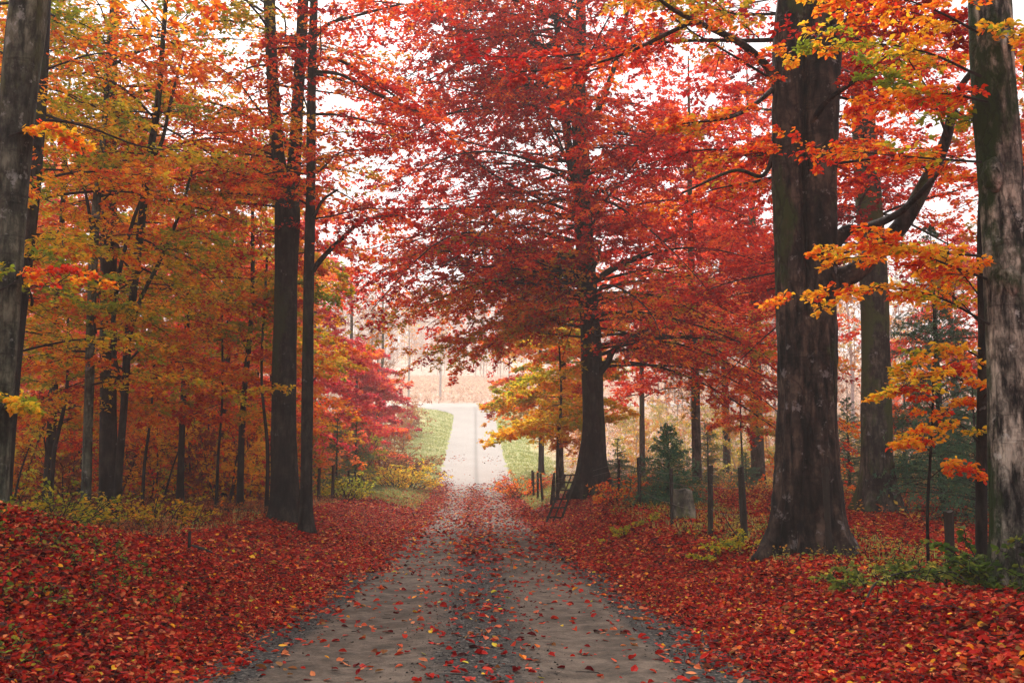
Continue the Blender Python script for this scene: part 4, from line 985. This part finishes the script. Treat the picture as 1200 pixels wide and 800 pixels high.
def understorey(label, n, x0, x1, y0, y1, hh, pal, hm, wood=TWIG, dens=lambda x, y: 1 + 0 * x, nl=8, size=.13):
    xs = rng.uniform(x0, x1, n); ys = rng.uniform(y0, y1, n); k = rng.random(n) < dens(xs, ys); xs, ys = xs[k], ys[k]; n = len(xs)
    H = hh * rng.uniform(.5, 1.25, n)
    T = curves(np.stack([xs, ys, terrain(xs, ys) - .05], -1), rng.uniform(0, 6.28, n), rng.uniform(1.2, 1.55, n), H, np.full(n, .05), K1, .06)
    cr = Crown(); tt = np.linspace(0, 1, K1)[None, :]
    V, q = tubes(T, (.012 + .008 * H)[:, None] * (1.05 - .9 * tt), 5); cr.add(V, q, np.array([.5] * 3), 0)
    P, L, _ = children(T, H, 14, .12, 1, 1.2, .45, K2, droop=.1, taper=.5, azj=1.4, eljit=.3, elmul=.25)
    V, q = tubes(P, np.full((len(P), K2), .008), 3); cr.add(V, q, np.array([.5] * 3), 0)
    P2, L2, _ = children(P, L, 6, .1, 1, .8, .45, K3, droop=.1, eljit=.3)
    V, q = tubes(P2, np.full((len(P2), K3), .005), 3); cr.add(V, q, np.array([.5] * 3), 0)
    t_ = rng.uniform(.1, 1.1, (len(P2), nl)); pos, tan = sample(P2, t_)
    a = unit(tan + rng.normal(0, .7, tan.shape)).reshape(-1, 3)
    V, q, fp_ = leaf_geo(pos.reshape(-1, 3) + rng.normal(0, .03, a.shape), a, unit(rng.normal(0, .5, a.shape) + (0, 0, 1)), size * rng.uniform(.6, 1.3, len(a)), 'far', .65)
    cr.add(V, q, palette(pal, hm + .2 * np.repeat(rng.normal(size=n), 14 * 6 * nl) + .15 * rng.normal(size=len(a))), 1)
    tag(cr.build('understorey', None, wood), label, kind='stuff')
understorey('dark russet thicket under the beeches of the left wood', 170, -42, -9, 30, 60, 3.4, 'russet', .35, dens=lambda x, y: np.where((x > -13.5) & (y < 48), .3, 1))
understorey('golden and olive saplings lit behind the left stems', 60, -22, -8, 34, 60, 3.2, 'olive', .6)
understorey('red and orange saplings along the left of the lane', 24, -17, -8.8, 40, 66, 3.2, 'redorange', .55)
understorey('glowing red and orange saplings low in the left wood', 70, -27, -8.5, 31, 54, 4.6, 'redorange', .6, size=.15)
understorey('yellow leaved saplings low in the left wood', 30, -20, -8, 28, 46, 3.2, 'yellow', .4, size=.13)
understorey('pale olive thicket beyond the clearing on the right', 90, 9, 48, 46, 78, 3.2, 'brush', .7, TWIGMIST)
understorey('mixed brown saplings on the far left verge', 46, -16, -8.5, 60, 100, 3.6, 'russet', .6, TWIGMIST)
understorey('mixed brown saplings on the far right verge', 46, 5, 20, 62, 112, 3.4, 'brush', .5, TWIGMIST)

# ================================================================== OBJECTS
def box_bm(cx, cy, cz, sx, sy, sz):
    return None
# ---- fence
def post_mesh(d, r, h, lean, sides=9):
    K = 9; t = np.linspace(0, 1, K)
    path = np.stack([lean[0] * t * h, lean[1] * t * h, -.2 + (h + .2) * t, np.full(K, r)], 1)
    path[:, 3] *= 1 + .06 * np.sin(t * 9 + d)
    V, q = trunk_mesh(path, sides, flare=0, rough=.05, seed=int(d * 7), base_z=0)
    # caps the top with a slanted, slightly uneven face
    top = path[-1, :3]; V[-sides:, 2] += rng.uniform(-.012, .012, sides) + .25 * (V[-sides:, 0] - top[0])
    n = len(V); V = np.vstack([V, top + (0, 0, .008)])
    i = np.arange(n - sides, n); tri = np.stack([i, np.roll(i, -1), np.full(sides, n)], 1)
    return V, [q, tri]
fp = [(965, 12.2, 1.15, .045, (-.01, 0)), (869, 14.8, 1.12, .048, (-.035, .01)), (829, 16.6, 1.15, .046, (.02, 0)), (785, 19.6, 1.12, .034, (.0, 0)), (748, 24.5, 1.2, .046, (-.01, 0)),
      (724, 28.5, 1.1, .036, (.015, 0)), (644, 38, 1.15, .045, (.13, 0)), (648, 39.2, 1.15, .05, (.02, 0)), (636, 42.5, 1.2, .05, (-.09, 0)), (630, 46, 1.2, .055, (.0, 0)), (625, 49, 1.2, .05, (.0, 0)), (623.5, 52, 1.2, .055, (0, 0)), (1104, 11.4, .62, .05, (.02, 0))]
def fence(name, label, posts, wires=True, hs=(.45, .85, 1.02)):
    c0 = pt(posts[0][0], 600, posts[0][1]); root = empty(name, (c0[0], c0[1], tz(c0[0], c0[1])), label, 'fence')
    tops = []
    for (px, d, h, r, lean) in posts:
        x = (px - 600) / F * d; z = tz(x, d)
        V, q = post_mesh(d, r, h, lean)
        make_obj('post', V + np.array([x, d, z]) - np.array(root.location), q, WOOD, root, smooth_=False)
        tops.append((x, d, z, h, lean))
    if wires:
        for w in hs:
            pts = []
            for (a_, b_) in zip(tops[:-1], tops[1:]):
                for t_ in np.linspace(0, 1, 6)[:-1]:
                    za = a_[2] + w; zb = b_[2] + w
                    pts.append([a_[0] * (1 - t_) + b_[0] * t_ + a_[4][0] * w, a_[1] * (1 - t_) + b_[1] * t_ - .05, za * (1 - t_) + zb * t_ - .05 * math.sin(PI * t_)])
            P = np.array(pts)[None]; V, q = tubes(P, np.full(P.shape[:2], .0035), 4)
            make_obj('wire', V - np.array(root.location), q, RUST, root)
    return root
main = fp[1:12]
fence('wire_fence', 'old wire fence on round wooden posts running along the right side of the lane', main)
root = fence('wooden_stake', 'short broken stake in the leaves between the sapling and old beech', [fp[12]], wires=False); root['category'] = 'stake'
fence('wire_fence', 'few dark posts of a fence left of the lane behind the slimmer trunk', [(376, 34, 1.2, .06, (0, 0)), (392, 36, 1.3, .06, (.01, 0)), (410, 40, 1.1, .05, (0, 0)), (422, 45, 1.1, .05, (0, 0))], hs=(.6, 1.0))
def single_post(label, px, d, h, r, lean, name='wooden_stake'):
    rt = fence(name, label, [(px, d, h, r, lean)], wires=False); rt['category'] = 'stake'
V, q = post_mesh(12.2, .04, 1.12, (-.01, .03)); sx_ = (966 - 600) / F * 12.2
o = make_obj('wooden_pole', V, q, WOOD, smooth_=False); o.location = (sx_, 12.2, tz(sx_, 12.2)); tag(o, 'mossy brown pole standing close in front of the old twin-stemmed beech', 'pole')
single_post('small dark stake standing in leaves before the left trunks', 228, 13.5, .28, .022, (0, 0))

# ---- slatted rack leaning on the great beech
x0 = (638 - 600) / F * 31.0; y0 = 31.0; z0 = tz(x0, y0)
rk = empty('wooden_rack', (x0, y0, z0), 'weathered slatted rack leaning against the great red beech', 'rack')
def bar(name, a, b_, w, th, parent):
    a = np.array(a, float); b_ = np.array(b_, float); d_ = unit(b_ - a); s = unit(np.cross(d_, (0, 1, 0))) * w / 2; u_ = unit(np.cross(s, d_)) * th / 2
    V = np.array([e + i_ * s + j_ * u_ for e in (a, b_) for i_, j_ in ((-1, -1), (1, -1), (1, 1), (-1, 1))]) + rng.normal(0, .003, (8, 3))
    q = np.array([[0, 1, 2, 3], [7, 6, 5, 4], [0, 4, 5, 1], [1, 5, 6, 2], [2, 6, 7, 3], [3, 7, 4, 0]])
    make_obj(name, V, q, WOOD, parent)
# rails lean to the right (towards the trunk); slats run between them
ax, ay, az = .66, .35, 1.5
bar('rail', (0, 0, -.05), (ax, ay, az), .07, .05, rk); bar('rail', (.42, -.25, -.05), (ax + .36, ay - .18, az + .02), .07, .05, rk)
bar('rail', (.22, -.12, .0), (ax + .19, ay - .08, az), .045, .03, rk)
for t_ in (.14, .32, .5, .68, .84, .985):
    bar('slat', (ax * t_ - .04, ay * t_ + .03, az * t_), (.42 + (ax - .06) * t_ + .04, -.25 + (ay + .07) * t_ - .03, az * t_ + .02 + .03 * rng.normal()), .05, .025, rk)

# ---- mossy gatepost stone
STONE = bark('mossy_stone', (.07, .065, .05), (.2, .18, .13), .6, .5, .2, (.07, .08, .025), .5)
bx_, by_ = (797 - 600) / F * 20.8, 20.8
import bmesh
bm = bmesh.new(); bmesh.ops.create_cube(bm, size=1); bmesh.ops.subdivide_edges(bm, edges=bm.edges[:], cuts=6, use_grid_fill=True)
for v in bm.verts:
    c = v.co; s = Vector((c.x, c.y, 0)); r_ = max(abs(c.x), abs(c.y)); l_ = s.length or 1
    f_ = .55 + .45 * r_ / l_ if l_ > 0 else 1
    zt = c.z + .5
    nx_ = c.x * f_ * (1.06 - .22 * zt ** 2) ; ny_ = c.y * f_ * (1.06 - .2 * zt ** 2)
    wob = .05 * math.sin(nx_ * 11 + zt * 7) + .04 * math.cos(ny_ * 13 - zt * 9)
    c.x = .50 * (nx_ * (1 + wob)); c.y = .42 * (ny_ * (1 - wob)); c.z = -.12 + .78 * (zt - .10 * zt * (c.x * c.x + c.y * c.y) * 3 + .02 * math.sin(c.x * 25) * zt)
me = bpy.data.meshes.new('stump'); bm.to_mesh(me); bm.free(); me.materials.append(STONE)
for pl in me.polygons: pl.use_smooth = True
o = bpy.data.objects.new('mossy_stump', me); COL.objects.link(o); o.location = (bx_, by_, tz(bx_, by_)); tag(o, 'square mossy grey stump beside the thin fence post and young spruce', 'stump')

# ---- fallen sticks
def stick(label, pts, r, name='fallen_branch'):
    P = catmull(np.array([[x_, y_, tz(x_, y_) + h_] for x_, y_, h_ in pts]), 20); V, q = tubes(P[None], (r * np.linspace(1, .4, 20))[None], 6)
    loc = P[0].copy(); o = make_obj(name, V - loc, q, TWIG, None, smooth_=True); o.location = Vector(loc); tag(o, label, 'branch')
def gxy(px, d): return (px - 600) / F * d
stick('dark fallen branch lying in the leaves before the twin-topped trunk', [(gxy(218, 14.6), 14.6, .05), (gxy(245, 14.2), 14.2, .09), (gxy(285, 14.0), 14.0, .06)], .035)
stick('dark twig arching out of the leaves by the low green bush', [(gxy(1000, 8.6), 8.6, .03), (gxy(1020, 9.0), 9.0, .14), (gxy(1060, 9.6), 9.6, .12), (gxy(1080, 9.9), 9.9, .05)], .012)
stick('thin branch leaning between the two nearest fence posts', [(gxy(866, 14.7), 14.7, .02), (gxy(852, 14.9), 14.9, .30), (gxy(842, 15.1), 15.1, .52)], .012)
stick('long grey log lying in the shade of the left wood', [(gxy(205, 24), 24, .08), (gxy(250, 25), 25, .12), (gxy(300, 26), 26, .08)], .07, 'fallen_log')

# ================================================================== AIR, SKY, LIGHT
HAZE = .0012
m, nt, out = mat('haze_material')
pv = N(nt, 'ShaderNodeVolumePrincipled'); pv.inputs['Color'].default_value = (1.0, .93, .86, 1); pv.inputs['Density'].default_value = HAZE; pv.inputs['Anisotropy'].default_value = .1
nt.links.new(pv.outputs[0], out.inputs['Volume'])
m.cycles.homogeneous_volume = True
zt = 118; zb = float(Z.min()) - 1.0
V = np.array([[sx, sy, sz] for sz in (zb, zt) for sx, sy in ((-402, -62), (402, -62), (402, 702), (-402, 702))], float)
q = np.array([[3, 2, 1, 0], [4, 5, 6, 7], [0, 1, 5, 4], [1, 2, 6, 5], [2, 3, 7, 6], [3, 0, 4, 7]])
hz = make_obj('haze', V, q, m); hz.display_type = 'WIRE'; tag(hz, 'pale morning mist filling the lane and the wood', kind='stuff')

w = bpy.data.worlds.new('World'); scene.world = w; w.use_nodes = True; nt = w.node_tree; nt.nodes.clear()
SUN_EL, SUN_AZ = math.radians(38), math.radians(-12)       # ahead of the camera, slightly left
sky = N(nt, 'ShaderNodeTexSky', sky_type='NISHITA', sun_disc=False, sun_elevation=SUN_EL, sun_rotation=SUN_AZ, air_density=1.0, dust_density=6.0, ozone_density=1.0)
hs = N(nt, 'ShaderNodeHueSaturation'); hs.inputs['Saturation'].default_value = .25
nt.links.new(sky.outputs[0], hs.inputs['Color'])
cl = mix(nt, .8, hs.outputs[0], (6.9, 6.9, 7.6))
bg = N(nt, 'ShaderNodeBackground', i_Strength=.1); nt.links.new(cl, bg.inputs['Color'])
wo = N(nt, 'ShaderNodeOutputWorld'); nt.links.new(bg.outputs[0], wo.inputs['Surface'])

sl = bpy.data.lights.new('sun', 'SUN'); sl.energy = 4.8; sl.angle = math.radians(22); sl.color = (1, .95, .88)
so = bpy.data.objects.new('sun', sl); COL.objects.link(so)
dv = Vector((math.sin(SUN_AZ) * math.cos(SUN_EL), math.cos(SUN_AZ) * math.cos(SUN_EL), math.sin(SUN_EL)))
so.rotation_euler = (-dv).to_track_quat('-Z', 'Y').to_euler()

cd = bpy.data.cameras.new('camera'); cd.lens = 36 * F / 1200; cd.sensor_width = 36; cd.clip_end = 3000; cd.clip_start = .1
co = bpy.data.objects.new('camera', cd); COL.objects.link(co); co.location = CAM; co.rotation_euler = (PI / 2 + PITCH, 0, 0)
scene.camera = co
vw = scene.view_settings; vw.view_transform = 'Standard'; vw.look = 'None'; vw.gamma = 1; vw.use_curve_mapping = False; vw.exposure = .9
cy_ = scene.cycles
cy_.max_bounces = 8; cy_.diffuse_bounces = 5; cy_.glossy_bounces = 1; cy_.transmission_bounces = 4; cy_.volume_bounces = 1; cy_.transparent_max_bounces = 4
cy_.use_denoising = True; cy_.use_adaptive_sampling = True; cy_.adaptive_threshold = .02
cy_.caustics_reflective = False; cy_.caustics_refractive = False
print('LEAVES', LEAVES, 'script time', round(time.time() - T0, 1))
